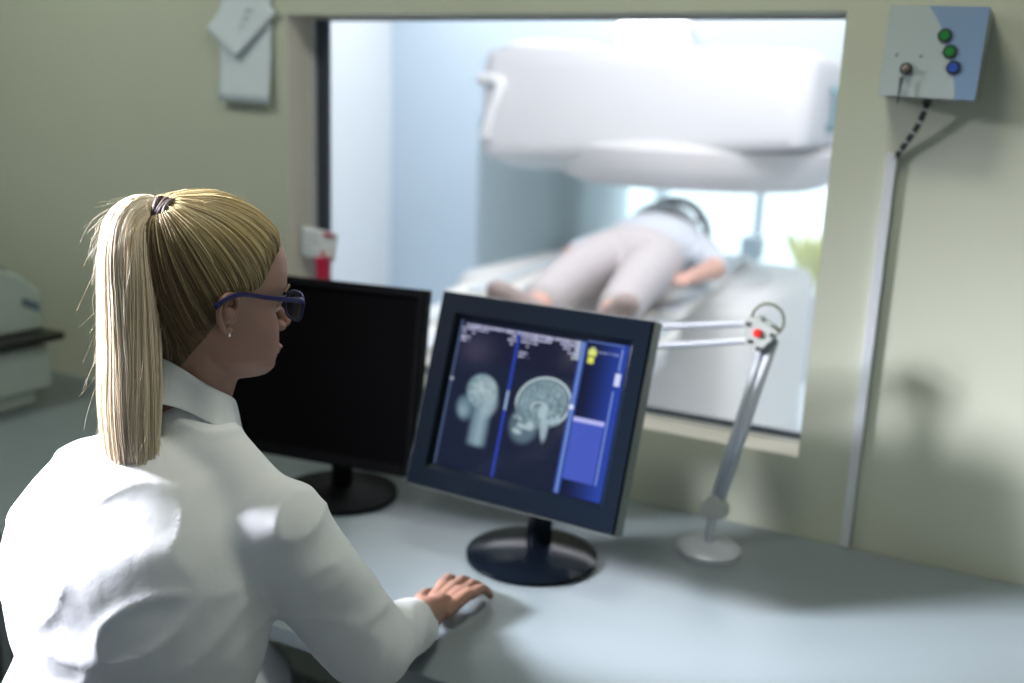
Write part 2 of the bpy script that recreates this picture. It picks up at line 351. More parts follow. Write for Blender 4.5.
MB().tube(arch(3.86, .145, .145), .019, 10).build('front_hoop', gcm, hc, smooth=True)
MB().tube(arch(4.12, .15, .145), .017, 10).build('rear_hoop', gcm, hc, smooth=True)
for a in (R(35), R(145)):
    MB().tube([PX(.145*math.cos(a), 3.86, 1.02+.147*math.sin(a)), PX(.145*math.cos(a), 4.12, 1.02+.15*math.sin(a))], .013, 10).build('bar', gcm, hc, smooth=True)
MB().box(PX(-.17, 3.84, .886), PX(.17, 4.16, .905)).build('base_plate', gcm, hc, bevel=.006)

bpy.context.view_layer.update()
for o_, dz_, ra_ in ((pat, -.012, 8), (tb, -.032, 6), (hc, -.030, 8)):   # the table stands slightly askew to the wall
    piv = Vector((-1.30, 4.1, 0))
    o_.matrix_world = Matrix.Translation(piv+Vector((0, 0, dz_))) @ Matrix.Rotation(R(ra_), 4, 'Z') @ Matrix.Translation(-piv) @ o_.matrix_world
bpy.context.view_layer.update()
# ------------------------------------------------------------ desk
DZ = .70
dk = empty('desk', (-1.0, 1.5, 0), 'long blue grey laminate desk running along the window wall', 'desk')
MB().box((-3.2, 1.10, DZ-.03), (.9, WY-.002, DZ)).build('desktop', mat('desk_laminate', (.20, .245, .265), .4, noisy=.05, nscale=5), dk, bevel=.004)
for xx in (-3.15, -1.75, -.15, .84): MB().box((xx, 1.18, 0), (xx+.03, WY-.03, DZ-.031)).build('side_panel', mat('desk_panel', (.22, .24, .25), .5), dk, bevel=.002)
MB().box((-1.72, WY-.06, .25), (-.15, WY-.045, DZ-.031)).build('back_panel', mat('desk_panel', (.22, .24, .25), .5), dk)

# ------------------------------------------------------------ monitors
dark = mat('bezel_navy_black', (.004, .007, .012), .16, spec=.10)
def frame_basis(yaw, tilt):
    u = Vector((math.cos(yaw), math.sin(yaw), 0)); n0 = Vector((math.sin(yaw), -math.cos(yaw), 0))
    v = Vector((0, 0, -1))*math.cos(tilt)+n0*math.sin(tilt); n = v.cross(u)   # n points to the viewer
    if n.y > 0: n = -n
    return u, v, n
def bezel(mb, P, Wd, H, l, r_, t, b, depth, ch):
    # rectangular ring with a sloped inner lip; P(a,b,c) a right, b down, c towards the viewer
    outer = [(0, 0), (Wd, 0), (Wd, H), (0, H)]; inn = [(l-ch, t-ch), (Wd-r_+ch, t-ch), (Wd-r_+ch, H-b+ch), (l-ch, H-b+ch)]; inn2 = [(l, t), (Wd-r_, t), (Wd-r_, H-b), (l, H-b)]
    e = .003; of = [(e, e), (Wd-e, e), (Wd-e, H-e), (e, H-e)]
    L = [[P(a, c, -depth) for a, c in outer], [P(a, c, -e) for a, c in outer], [P(a, c, 0) for a, c in of], [P(a, c, 0) for a, c in inn], [P(a, c, -.012) for a, c in inn2], [P(a, c, -depth) for a, c in inn2]]
    v = [p for q in L for p in q]; f = []
    for j in range(len(L)):
        k = (j+1) % len(L)
        for i in range(4): f.append((j*4+i, j*4+(i+1) % 4, k*4+(i+1) % 4, k*4+i))
    return mb.add(v, f)

# imaging monitor
TLm = Vector((-.9257, 1.533, 1.1708)); u, v, n = frame_basis(R(-2.34), R(18.2)); MW, MH = .410, .352
Pm = lambda a, b, c: TLm+u*a+v*b+n*c
foot = Pm(MW/2, MH, -.06)
mon = empty('monitor', (foot.x, foot.y+.05, DZ), 'dark framed monitor showing two head scans beside a blue panel', 'monitor')
bezel(MB(), Pm, MW, MH, .045, .038, .045, .045, .0335, .010).build('bezel', dark, mon)
sbm = MB()
for x0_, y0_, x1_, y1_ in ((-.001, -.001, .003, MH+.001), (MW-.003, -.001, MW+.001, MH+.001), (.003, -.001, MW-.003, .003), (.003, MH-.003, MW-.003, MH+.001)):
    sbm.prism([(x0_, y0_), (x1_, y0_), (x1_, y1_), (x0_, y1_)], -.004, -.036, lambda a, b, d: Pm(a, b, d))
sbm.build('side_band', mat('band_grey', (.15, .17, .165), .4), mon)
mm_ = MB(); mm_.loft([[Pm(a, b, -.034) for a, b in ((.012, .012), (MW-.012, .012), (MW-.012, MH-.012), (.012, MH-.012))], [Pm(a, b, -.070) for a, b in ((.06, .06), (MW-.06, .06), (MW-.06, MH-.06), (.06, MH-.06))]]).build('back_shell', mat('shell_grey', (.16, .18, .19), .4), mon, bevel=.006)
SWd, SHt = MW-.045-.038, MH-.09
SO = Pm(.045, .045, -.0105)
# screen image painted per vertex on a fine grid (this is the picture the screen emits)
NX, NY = 330, 262
uu, vv = np.meshgrid(np.linspace(0, 1, NX), np.linspace(0, 1, NY)); A = SWd/SHt
X = uu*A; Yv = vv   # metric coordinates in units of screen height
img = np.zeros((NY, NX, 3)); img[:] = (.006, .009, .028)
def blend(mask, c):
    global img
    mask = np.clip(mask, 0, 1)[..., None]; img = img*(1-mask)+np.array(c)*mask
def ss(e0, e1, x): t = np.clip((x-e0)/(e1-e0), 0, 1); return t*t*(3-2*t)
def ellm(cx_, cy_, rx, ry, rot=0, soft=.08):
    c_, s_ = math.cos(rot), math.sin(rot); dx = X-cx_*A; dy = Yv-cy_
    d = np.sqrt(((dx*c_+dy*s_)/rx)**2+((-dx*s_+dy*c_)/ry)**2); return 1-ss(1-soft, 1+soft, d)
def rect(x0, y0, x1, y1, s_=.004): return (ss(x0-s_, x0+s_, uu)*(1-ss(x1-s_, x1+s_, uu))*ss(y0-s_, y0+s_, vv)*(1-ss(y1-s_, y1+s_, vv)))
def nz(sc_, seed=0):
    rs = np.random.RandomState(seed); g = rs.rand(int(sc_)+3, int(sc_*A)+4)
    gy = vv*sc_; gx = uu*sc_*A; y0 = gy.astype(int); x0 = gx.astype(int); fy = gy-y0; fx = gx-x0
    fy = fy*fy*(3-2*fy); fx = fx*fx*(3-2*fx)
    return (g[y0, x0]*(1-fx)*(1-fy)+g[y0, x0+1]*fx*(1-fy)+g[y0+1, x0]*(1-fx)*fy+g[y0+1, x0+1]*fx*fy)
# faint glow patch in the left view and the paler lower field
img += (np.exp(-((uu-.13)/.10)**2-((vv-.19)/.10)**2)*.035)[..., None]*np.array([1, .8, 1.2])
blend((vv > .27)*(uu < .74)*.25, (.008, .02, .045))
# right panel: navy turning bright blue to the right
t = np.clip((uu-.78)/.2, 0, 1)**1.6
pan = (uu > .765)
for c in range(3): img[..., c] = np.where(pan, (.004, .008, .03)[c]*(1-t)+(.02, .055, .36)[c]*t, img[..., c])
# first head: rounded skull, face and neck going down
n1 = nz(40, 1); n2 = nz(18, 2); n3 = nz(70, 3)
def head(cx_, cy_, s_, bright):
    sk = ellm(cx_, cy_, .135*s_, .128*s_, .2, .07); return sk
blend(ellm(.125, .59, .058, .075, -.3, .45)*.75, (.17, .28, .34)); blend(ellm(.118, .61, .03, .035, 0, .8)*.5, (.30, .42, .48))
nk = rect(.185, .50, .285, .82, .025); blend(nk*.85, (.20, .31, .37)); blend(rect(.225, .52, .255, .82, .02)*.5, (.36, .48, .54))
blend(ellm(.213, .460, .118, .112, .5, .14), (.28, .42, .48)); blend(ellm(.225, .455, .09, .085, .3, .4)*.9, (.44, .58, .62))
img *= 1-(ellm(.213, .465, .12, .11, 0, .2)*(n1*.45+n2*.25)*.8)[..., None]
blend(ellm(.20, .49, .03, .028, 0, .6)*.45, (.20, .30, .36)); blend(ellm(.275, .545, .05, .075, .3, .5)*.7, (.32, .45, .50))
# second head: sagittal slice with a bright skull rim, folds, brain stem and face
cx2, cy2 = .585, .455
blend(ellm(cx2-.085, .62, .105, .12, .2, .25)*.7, (.13, .21, .26))
blend(ellm(cx2, cy2, .203, .168, -.30, .04)*(1-.75*ss(.50, .58, Yv-.25*(uu-cx2))), (.58, .72, .76)); blend(ellm(cx2, cy2, .190, .156, -.30, .05), (.08, .13, .17))
blend(ellm(cx2, cy2, .176, .145, -.35, .06), (.25, .37, .42))
fold = np.sin(X*150+n2*14+np.sin(Yv*110+n1*9)*1.8)
img *= 1-(ellm(cx2, cy2, .18, .148, -.3, .1)*(.30*n1+.25*n3))[..., None]
img += (ellm(cx2, cy2, .17, .138, -.35, .1)*fold*.06)[..., None]*np.array([.9, 1.1, 1.2])
arc = np.sqrt(((X-(cx2-.015)*A)/.058)**2+((Yv-.50)/.042)**2)
blend(np.exp(-((arc-1)/.14)**2)*(1-ss(.495, .52, Yv))*.8, (.50, .63, .68)); blend(np.exp(-((arc-.68)/.14)**2)*(1-ss(.49, .51, Yv))*.8, (.05, .08, .11))
blend(ellm(cx2+.005, .51, .028, .05, .2, .3)*.8, (.42, .55, .6)); blend(ellm(cx2+.03, .60, .028, .10, -.1, .3)*.8, (.38, .5, .56))
blend(ellm(cx2+.075, .545, .050, .042, 0, .2), (.34, .48, .54)); img *= 1-(ellm(cx2+.075, .545, .05, .04)*(n3 > .55)*.5)[..., None]
for (a_, b_, r1, r2) in ((-.13, .585, .03, .018), (-.10, .63, .045, .016), (-.12, .67, .035, .018), (-.05, .62, .03, .03)):
    blend(ellm(cx2+a_, b_, r1, r2, .2, .4)*.75, (.45, .58, .62))
blend(ellm(cx2-.135, .60, .02, .03, 0, .4)*.6, (.02, .03, .05))
# dividing lines
blend(rect(-.02, .0, .012, 1, .004)*.6, (.10, .16, .30)); blend(rect(.362, .02, .378, 1, .003), (.02, .05, .42))
blend(rect(.735, .02, .770, 1, .003), (.03, .09, .42)); blend(rect(.748, .02, .756, 1, .002), (.25, .36, .62))
blend(rect(.965, .03, .972, .17, .002), (.25, .35, .75)); blend(rect(.77, .005, .975, .014, .002)*.7, (.15, .25, .6)); blend(rect(.955, .30, .963, .9, .002), (.2, .3, .75))
blend(rect(.954, .185, .985, .265, .003), (.62, .68, .92)); blend(rect(.772, .50, .945, .53, .004), (.45, .48, .9)); blend(rect(.772, .53, .945, .9, .004), (.06, .10, .5))
blend(rect(.363, .42, .377, .55, .003), (.32, .42, .62)); blend(rect(.735, .43, .76, .46, .003), (.7, .78, .95)); blend(rect(.0, .40, .02, .42, .003)*.8, (.5, .55, .7))
# rows of unreadable white readout along the top edge
rs = np.random.RandomState(8)
def row(x0, x1, y, dens=.75, h=.016, c=(.62, .62, .88)):
    x = x0
    while x < x1:
        w_ = rs.uniform(.008, .022)
        if rs.rand() < dens: blend(rect(x, y, min(x+w_, x1), y+h*rs.uniform(.7, 1), .0025)*rs.uniform(.6, 1), c)
        x += w_+.004
row(.015, .73, .022, .95, .022); row(.015, .18, .047, .9); row(.30, .36, .05, .9); row(.385, .57, .05, .9); row(.62, .735, .05, .9); row(.02, .10, .072, .85); row(.31, .36, .078, .8); row(.39, .50, .076, .8); row(.64, .735, .074, .9)
row(.02, .075, .105, .9); row(.02, .07, .13, .8); row(.325, .36, .105, .8); row(.39, .44, .103, .7); row(.67, .735, .10, .9); row(.39, .44, .15, .9); row(.39, .45, .175, .9); row(.695, .735, .126, 1, .02, (.7, .78, .9))
blend(rect(.705, .02, .735, .13, .01)*np.clip((uu-.69)/.045-(.14-vv)*0, 0, 1)*.6, (.6, .72, .85))
blend(rect(.785, .06, .83, .10, .004), (.72, .78, .18)); blend(rect(.788, .108, .822, .15, .004), (.72, .76, .12)); blend(rect(.795, .045, .82, .06, .003), (.5, .6, .3))
row(.84, .95, .065, .95, .013, (.28, .36, .62))
V = []; 
so, su, sv = np.array(SO), np.array(u)*SWd, np.array(v)*SHt
V = so+uu.reshape(-1, 1)*su+vv.reshape(-1, 1)*sv
ii = np.arange(NX*NY).reshape(NY, NX); Fq = np.stack([ii[:-1, :-1], ii[1:, :-1], ii[1:, 1:], ii[:-1, 1:]], -1).reshape(-1, 4)
scr = mat('screen_picture', (0, 0, 0), .12, spec=.1)
nt = scr.node_tree; vc = nt.nodes.new('ShaderNodeVertexColor'); vc.layer_name = 'Col'; bs = nt.nodes['Principled BSDF']
nt.links.new(vc.outputs[0], bs.inputs['Emission Color']); bs.inputs['Emission Strength'].default_value = 1.0; bs.inputs['Base Color'].default_value = (.002, .002, .003, 1)
so_ = mesh_obj('screen', V, Fq, scr, mon, smooth=False)
ca = so_.data.color_attributes.new('Col', 'FLOAT_COLOR', 'POINT'); ca.data.foreach_set('color', np.concatenate([img.reshape(-1, 3), np.ones((NX*NY, 1))], 1).astype(np.float32).ravel())
bx, by = foot.x, foot.y+.06
MB().tube([(bx, by+.03, DZ+.02), (bx, by+.03, DZ+.20), Pm(MW/2, MH*.62, -.068)], .024, 14).build('stand_neck', dark, mon, smooth='auto')
MB().lathe((bx, by, DZ), [(.12, 0.0005), (.12, .008), (.10, .016), (.03, .024)], 40).build('stand_base', dark, mon, smooth='auto')

# dark monitor in front of her
TRb = Vector((-.986, 1.57, 1.158)); ub, vb, nb = frame_basis(R(7.62), R(8.7)); BW_, BH = .43, .36
TLb = TRb-ub*BW_; Pb = lambda a, b, c: TLb+ub*a+vb*b+nb*c
black = mat('bezel_black', (.002, .002, .003), .6, spec=.08)
fb_ = Pb(BW_/2, BH, -.05)
mo2 = empty('monitor', (fb_.x, fb_.y+.04, DZ), 'black switched off monitor in front of the woman', 'monitor')
bezel(MB(), Pb, BW_, BH, .018, .018, .018, .025, .03, .004).build('bezel', black, mo2)
MB().prism([(.016, .016), (BW_-.016, .016), (BW_-.016, BH-.023), (.016, BH-.023)], -.008, -.02, lambda a, b, d: Pb(a, b, d)).build('screen', mat('screen_off', (.001, .001, .0015), .6, spec=.04), mo2)
MB().loft([[Pb(a, b, -.029) for a, b in ((.004, .004), (BW_-.004, .004), (BW_-.004, BH-.004), (.004, BH-.004))], [Pb(a, b, -.058) for a, b in ((.07, .07), (BW_-.07, .07), (BW_-.07, BH-.07), (.07, BH-.07))]]).build('back_shell', black, mo2, bevel=.005)
MB().tube([(fb_.x, fb_.y+.06, DZ+.02), (fb_.x, fb_.y+.06, DZ+.2), Pb(BW_/2, BH*.6, -.055)], .022, 14).build('stand_neck', black, mo2, smooth='auto')
MB().lathe((fb_.x, fb_.y+.05, DZ), [(.12, .0005), (.12, .008), (.10, .014), (.03, .022)], 40).build('stand_base', black, mo2, smooth='auto')

# ------------------------------------------------------------ jointed lamp arm
alu = mat('aluminium', (.50, .54, .60), .42, metal=.35)
pale = mat('joint_plate', (.40, .43, .41), .6, spec=.2)
LY = 1.72
la = empty('desk_lamp', (-.50, 1.72, DZ), 'silver spring arm desk lamp with red dotted joint plate beside the monitor', 'lamp')
J = lambda x, z, dy=0: Vector((x, LY+dy, z))
for s in (-1, 1):
    pass
MB().tube([J(-.408, 1.147), J(-.775, 1.083)], .0068, 12).build('upper_rail', alu, la, smooth='auto')
MB().tube([J(-.403, 1.117), J(-.775, 1.040)], .0062, 12).build('upper_rail', alu, la, smooth='auto')
MB().tube([J(-.383, 1.112, .004), J(-.450, .79, .004)], .0075, 10).build('lower_rail', alu, la, smooth='auto')
MB().tube([J(-.366, 1.124, .004), J(-.436, .80, .004)], .0090, 10).build('lower_rail', alu, la, smooth='auto')
plate = catmull2([(-.418, 1.156), (-.395, 1.160), (-.362, 1.143), (-.357, 1.136), (-.377, 1.112), (-.386, 1.101), (-.396, 1.101), (-.413, 1.113)], 3)
MB().prism(plate, LY-.014, LY-.010, lambda a, b, d: Vector((a, d, b))).prism(plate, LY+.012, LY+.016, lambda a, b, d: Vector((a, d, b))).build('joint_plate', pale, la, bevel=.001)
MY = Matrix.Rotation(R(90), 3, 'X')
MB().lathe((-.391, LY-.014, 1.134), [(.0075, 0), (.0075, .004), (.006, .006), (.001, .0065)], 20, MY).build('red_knob', mat('red_plastic', (.65, .02, .02), .4), la, smooth='auto')
for a, b in ((-.410, 1.148), (-.404, 1.118), (-.389, 1.107), (-.367, 1.134)):
    MB().lathe((a, LY-.014, b), [(.0038, 0), (.0038, .003), (.0008, .0035)], 12, MY).build('screw', mat('screw_dark', (.08, .10, .10), .4, metal=.6), la, smooth='auto')
MB().tube(catmull([J(-.409, 1.150, .0), J(-.404, 1.170), J(-.390, 1.183), J(-.372, 1.184), J(-.356, 1.172), J(-.352, 1.152), J(-.360, 1.136), J(-.370, 1.126)], 6), .0027, 8).build('lamp_cable', mat('cable_green_grey', (.15, .17, .12), .5), la, smooth=True)
MB().prism(catmull2([(-.470, .775), (-.425, .775), (-.420, .80), (-.445, .818), (-.468, .80)], 3), LY-.008, LY+.016, lambda a, b, d: Vector((a, d, b))).build('base_joint', pale, la, bevel=.001)
MB().tube([J(-.448, DZ+.01, .004), J(-.448, .785, .004)], .009, 12).lathe((-.448, LY+.004, DZ), [(.06, .0005), (.06, .012), (.05, .02), (.012, .024)], 32).build('base', alu, la, smooth='auto')
MB().lathe((-.785, 1.72, .955), [(.058, 0), (.05, .04), (.03, .075), (.022, .11), (.006, .125), (.006, .12), (.018, .105), (.026, .07), (.046, .04), (.055, 0)], 32).build('lamp_shade', alu, la, smooth='auto')

# ------------------------------------------------------------ wall box, cable, conduit
bxo = empty('control_box', (-.178, 1.85, 1.54), 'grey and blue wall control box with key switch and three round buttons', 'control box')
X0, X1, Z0, Z1, FY = -.2515, -.1020, 1.5395, 1.683, 1.80
MB().box((X0, FY, Z0), (X1, WY, Z1)).build('housing', mat('box_steel', (.26, .28, .29), .4), bxo, bevel=.0015)
def on(px, py):  # 0..1 across the front plate
    return X0+(X1-X0)*px, Z1-(Z1-Z0)*py
MB().prism([on(.005, .005), on(.995, .005), on(.995, .995), on(.005, .995)], FY-.0005, FY-.002, lambda a, b, d: Vector((a, d, b))).build('front_plate', mat('plate_grey', (.33, .39, .39), .5, noisy=.04), bxo)
cur = [(.40, .004), (.47, .10), (.545, .22), (.60, .34), (.655, .47), (.70, .60), (.745, .74), (.775, .87), (.79, .996)]
cur = [on(*p) for p in catmull2(cur, 3)]
MB().prism(cur+[on(.995, .996), on(.995, .004)], FY-.002, FY-.0026, lambda a, b, d: Vector((a, d, b))).build('blue_panel', mat('panel_blue', (.16, .25, .38), .5), bxo)
dk_ = mat('button_ring', (.01, .012, .015), .4)
for (px, py, c) in ((.600, .315, 'g'), (.675, .485, 'g'), (.735, .655, 'b')):
    a, b = on(px, py)
    r_ = MB().lathe((a, FY-.002, b), [(.0108, 0), (.0108, .0035), (.0098, .0045), (.0072, .0042)], 28, MY).build('button_ring', dk_, bxo, smooth='auto')
    MB().lathe((a, FY-.002, b), [(.0074, .002), (.0074, .0048), (.0070, .0052), (.001, .0052)], 24, MY).build('button', mat('green_button', (.015, .16, .035), .6, spec=.2) if c == 'g' else mat('blue_button', (.025, .07, .34), .6, spec=.2), bxo, smooth='auto')
for (px, py, sq) in ((.60, .50, True), (.655, .665, False)):
    a, b = on(px, py); n_ = 4 if sq else 16; o4 = math.pi/4 if sq else 0
    MB().tube([(a+.0032*math.cos(2*math.pi*k/n_+o4), FY-.0022, b+.0032*math.sin(2*math.pi*k/n_+o4)) for k in range(n_)], .0003, 5, closed=True).build('symbol', mat('mark_dark', (.12, .14, .15), .5), bxo)
a, b = on(.262, .690)
MB().lathe((a, FY-.002, b), [(.0095, 0), (.0095, .006), (.0075, .008), (.0068, .006), (.001, .006)], 28, MY).build('key_switch', dk_, bxo, smooth='auto')
MB().lathe((a, FY-.006, b), [(.0062, .0), (.0062, .004), (.001, .0045)], 24, MY).build('lock_barrel', mat('brass_pink', (.32, .25, .23), .45, metal=.3), bxo, smooth='auto')
M45 = Matrix.Translation((a, FY-.012, b)) @ Matrix.Rotation(R(-35), 4, 'Y')
MB().box((-.005, -.009, -.0008), (.005, .004, .0008), M45).build('key', mat('key_metal', (.35, .35, .34), .3, metal=.9), bxo, bevel=.0003)
kx, kz = a-.003, b-.008
MB().tube([(a, FY-.020, b-.0005), (a-.0004, FY-.019, b-.012)], .0006, 6).prism(catmull2([(kx-.0034, kz-.006), (kx+.0030, kz-.006), (kx+.0020, kz-.024), (kx+.0008, kz-.046), (kx-.0020, kz-.046), (kx-.0024, kz-.024)], 2), FY-.0185, FY-.0170, lambda p, q, d: Vector((p, d, q))).build('hanging_key', mat('key_dark', (.07, .085, .085), .4, metal=.3), bxo)
for px, g in ((.145, 0), (.395, 1)):
    a2, b2 = on(px, .545)
    mk = MB()
    mk.box((a2-.0022, FY-.0026, b2-.0024), (a2+.0014, FY-.002, b2+.0022)) if not g else mk.box((a2-.0030, FY-.0026, b2-.0020), (a2+.0022, FY-.002, b2+.0008))
    mk.tube([(a2-.001, FY-.0024, b2+.001), (a2+.003, FY-.0024, b2+.0032)], .0005, 5).build('symbol', mat('mark_dark', (.12, .14, .15), .5), bxo)
bpy.context.view_layer.update()
bxo.matrix_world = Matrix.Translation((-.178, 0, 1.61)) @ Matrix.Rotation(R(1.6), 4, 'Y') @ Matrix.Translation((.178, 0, -1.61)) @ bxo.matrix_world
bpy.context.view_layer.update()
cb = catmull([(-.180, 1.86, 1.545), (-.182, 1.862, 1.525), (-.192, 1.872, 1.495), (-.206, 1.882, 1.470), (-.219, 1.889, 1.448), (-.2285, 1.892, 1.43)], 6)
cbo = MB().tube(cb, .0052, 10).build('cable', mat('cable_black', (.02, .02, .022), .45), smooth=True)
tag(cbo, 'short black cable from the wall control box into the conduit', 'cable')
for k in range(7):   # pale bands wrapped round it
    i = 2+k*4; 
    if i+1 < len(cb): MB().tube([cb[i], cb[i+1]], .0058, 10).build('band', mat('band_pale', (.38, .36, .38), .5), cbo)
for k in range(5):
    i = k; MB().tube([cb[i]+Vector((0, 0, .0)), cb[i]+(cb[i+1]-cb[i])*.5], .0085, 12).build('gland_ring', mat('cable_black', (.02, .02, .022), .45), cbo, smooth='auto')
o = MB().box((-.2385, WY-.014, DZ+.0015), (-.2205, WY-.0005, 1.4455)).build('cable_conduit', mat('conduit_white', (.50, .53, .56), .4), bevel=.0015)
tag(o, 'slim pale plastic conduit running down the wall below the control box', 'conduit')

# ------------------------------------------------------------ papers
pm = mat('paper_blue_white', (.56, .64, .69), .8, noisy=.03, nscale=20)
def sheet(name, P, material, parent, th=.0008, curl=None, n=12):
    P = [Vector(p) for p in P]; V = []; 
    for j in range(n+1):
        for i in range(n+1):
            a, b = i/n, j/n; q = (P[0]*(1-a)+P[1]*a)*(1-b)+(P[3]*(1-a)+P[2]*a)*b
            if curl: q = q+Vector((0, -curl(a, b), 0))
            V.append(q)
    N = (n+1)**2; V2 = V+[q+Vector((0, th, 0)) for q in V]; F_ = []
    for j in range(n):
        for i in range(n):
            k = j*(n+1)+i; F_ += [(k, k+n+1, k+n+2, k+1), (N+k, N+k+1, N+k+n+2, N+k+n+1)]
    for i in range(n):
        F_ += [(i, i+1, N+i+1, N+i), (n*(n+1)+i, N+n*(n+1)+i, N+n*(n+1)+i+1, n*(n+1)+i+1)]
        k0, k1 = i*(n+1), (i+1)*(n+1); F_ += [(k0, N+k0, N+k1, k1), (k0+n, k1+n, N+k1+n, N+k0+n)]
    return mesh_obj(name, [tuple(q) for q in V2], F_, material, parent)
p1 = sheet('wall_paper', [(-1.779, 1.897, 1.80), (-1.623, 1.897, 1.80), (-1.623, 1.897, 1.482), (-1.779, 1.897, 1.488)], pm, None, .002, lambda a, b: .004+.016*b**3)
p1.name = 'paper_sheet'; tag(p1, 'pale straight hanging paper sheet pinned on the wall left of the window', 'paper', 'papers pinned beside the window')
p2 = sheet('paper_sheet', [(-1.700, 1.885, 1.775), (-1.600, 1.885, 1.690), (-1.718, 1.885, 1.588), (-1.806, 1.885, 1.652)], pm, None, .0015, lambda a, b: .002+.012*b*b)
tag(p2, 'pale tilted paper sheet overlapping the top of the straight one', 'paper', 'papers pinned beside the window')
ink = mat('ink_blue_grey', (.18, .23, .30), .8)
for (x, z, l) in ((-1.70, 1.672, .02), (-1.71, 1.655, .018), (-1.725, 1.640, .02), (-1.69, 1.69, .022)):
    MB().tube([(x, 1.8785, z), (x+l*.4, 1.8785, z+.006), (x+l, 1.8785, z+.004)], .0012, 5).build('writing', ink, p2)
no = empty('notice', (-1.52, 1.94, 1.11), 'white notice with a red mark stuck at the window frame edge above the black monitor', 'notice')
sheet('notice_card', [(-1.582, 1.936, 1.199), (-1.467, 1.936, 1.188), (-1.476, 1.936, 1.118), (-1.584, 1.936, 1.124)], mat('card_white', (.72, .78, .82), .7), no, .0015, lambda a, b: .002*math.sin(3*a))
MB().box((-1.506, 1.930, 1.178), (-1.476, 1.932, 1.188)).build('red_mark', mat('red_print', (.50, .06, .14), .6), no)
wr = MB()
for k in range(5): wr.box((-1.57, 1.9318, 1.18-.011*k), (-1.57+(.05, .045, .055, .03, .06)[k], 1.9325, 1.1815-.011*k))
wr.build('writing', mat('faint_ink', (.38, .44, .50), .8), no)
rt = empty('clip', (-1.49, 1.92, 1.06), 'bright red clip hanging below the white notice', 'clip')
MB().prism(catmull2([(-1.518, 1.130), (-1.508, 1.128), (-1.490, 1.130), (-1.476, 1.133), (-1.480, 1.115), (-1.481, 1.07), (-1.484, 1.062), (-1.507, 1.062), (-1.511, 1.075), (-1.511, 1.112)], 2), 1.908, 1.926, lambda a, b, d: Vector((a, d, b))).build('clip_body', mat('red_clip', (.50, .01, .06), .4), rt, bevel=.002)
MB().tube([(-1.496, 1.917, 1.125), (-1.496, 1.917, 1.145)], .004, 8).build('clip_lever', mat('red_clip', (.50, .01, .06), .4), rt, smooth='auto')

# ------------------------------------------------------------ office machine at the left
pr = empty('printer', (-2.40, 1.55, DZ), 'off white printer with black output tray at the left edge', 'printer')
pw = mat('printer_white', (.40, .48, .44), .5)
MB().prism([(1.38, .745), (1.69, .745), (1.69, .855), (1.385, .87), (1.37, .79)], -2.62, -2.20, lambda a, b, d: Vector((d, a, b))).prism([(1.42, .702), (1.66, .702), (1.66, .746), (1.42, .746)], -2.60, -2.225, lambda a, b, d: Vector((d, a, b))).build('base', pw, pr, bevel=.008)
MB().box((-2.62, 1.20, .872), (-2.165, 1.71, .892)).build('output_tray', mat('tray_black', (.008, .008, .009), .35), pr, bevel=.003)
MB().prism([(1.42, .893), (1.70, .893), (1.70, .990), (1.64, 1.040), (1.52, 1.092), (1.42, 1.085)], -2.60, -2.225, lambda a, b, d: Vector((d, a, b))).build('upper_body', pw, pr, bevel=.012, seg=4)
MB().prism([(1.40, .900), (1.425, .895), (1.425, 1.02), (1.40, 1.005)], -2.55, -2.26, lambda a, b, d: Vector((d, a, b))).build('paper_slot', mat('tray_black', (.008, .008, .009), .35), pr, bevel=.003)
MB().prism([(1.53, 1.089), (1.63, 1.045), (1.633, 1.051), (1.533, 1.096)], -2.56, -2.27, lambda a, b, d: Vector((d, a, b))).build('display', mat('display_green', (.02, .05, .05), .2), pr)
MB().tube([(-2.30, 1.38, .8945), (-2.24, 1.40, .900), (-2.26, 1.41, .8945)], .002, 6).build('wire_guide', alu, pr)
MB().prism([(1.635, .965), (1.685, .940), (1.685, .962), (1.64, .985)], -2.226, -2.2235, lambda a, b, d: Vector((d, a, b))).build('badge', mat('badge_blue', (.10, .15, .19), .4), pr)
# ------------------------------------------------------------ woman at the desk
EARC = Vector((-.897, .921, 1.243))
HM = Matrix.Translation(EARC) @ Matrix.Rotation(R(-16), 4, 'Z') @ Matrix.Rotation(R(-6), 4, 'X') @ Matrix.Rotation(R(0), 4, 'Y')
H = lambda x, y, z: HM @ Vector((x, y, z))
prof = [(-.116, .070, .020, .016), (-.111, .086, .004, .030), (-.100, .094, -.012, .040), (-.088, .0945, -.022, .047), (-.078, .0925, -.03, .051), (-.066, .0945, -.04, .055), (-.054, .0955, -.052, .058), (-.042, .0935, -.062, .061),
        (-.024, .0905, -.074, .066), (-.008, .0875, -.082, .069), (.006, .0865, -.087, .071), (.020, .0915, -.091, .073), (.032, .0965, -.094, .0745), (.05, .097, -.097, .0755), (.07, .093, -.097, .0755), (.09, .082, -.091, .071), (.107, .064, -.078, .060), (.120, .042, -.058, .045), (.128, .018, -.034, .028), (.131, .0, -.016, .012)]
NA = 96; zs = [p[0] for p in prof]; zs = [z_*(.90 if z_ > -.06 else 1)*(1-.20*min(1, max(0, (-z_-.05)/.05))) if z_ < 0 else z_ for z_ in zs]; fz = np.linspace(zs[0], .131, 84); rings = []
def sm(x): return max(0., min(1., x))
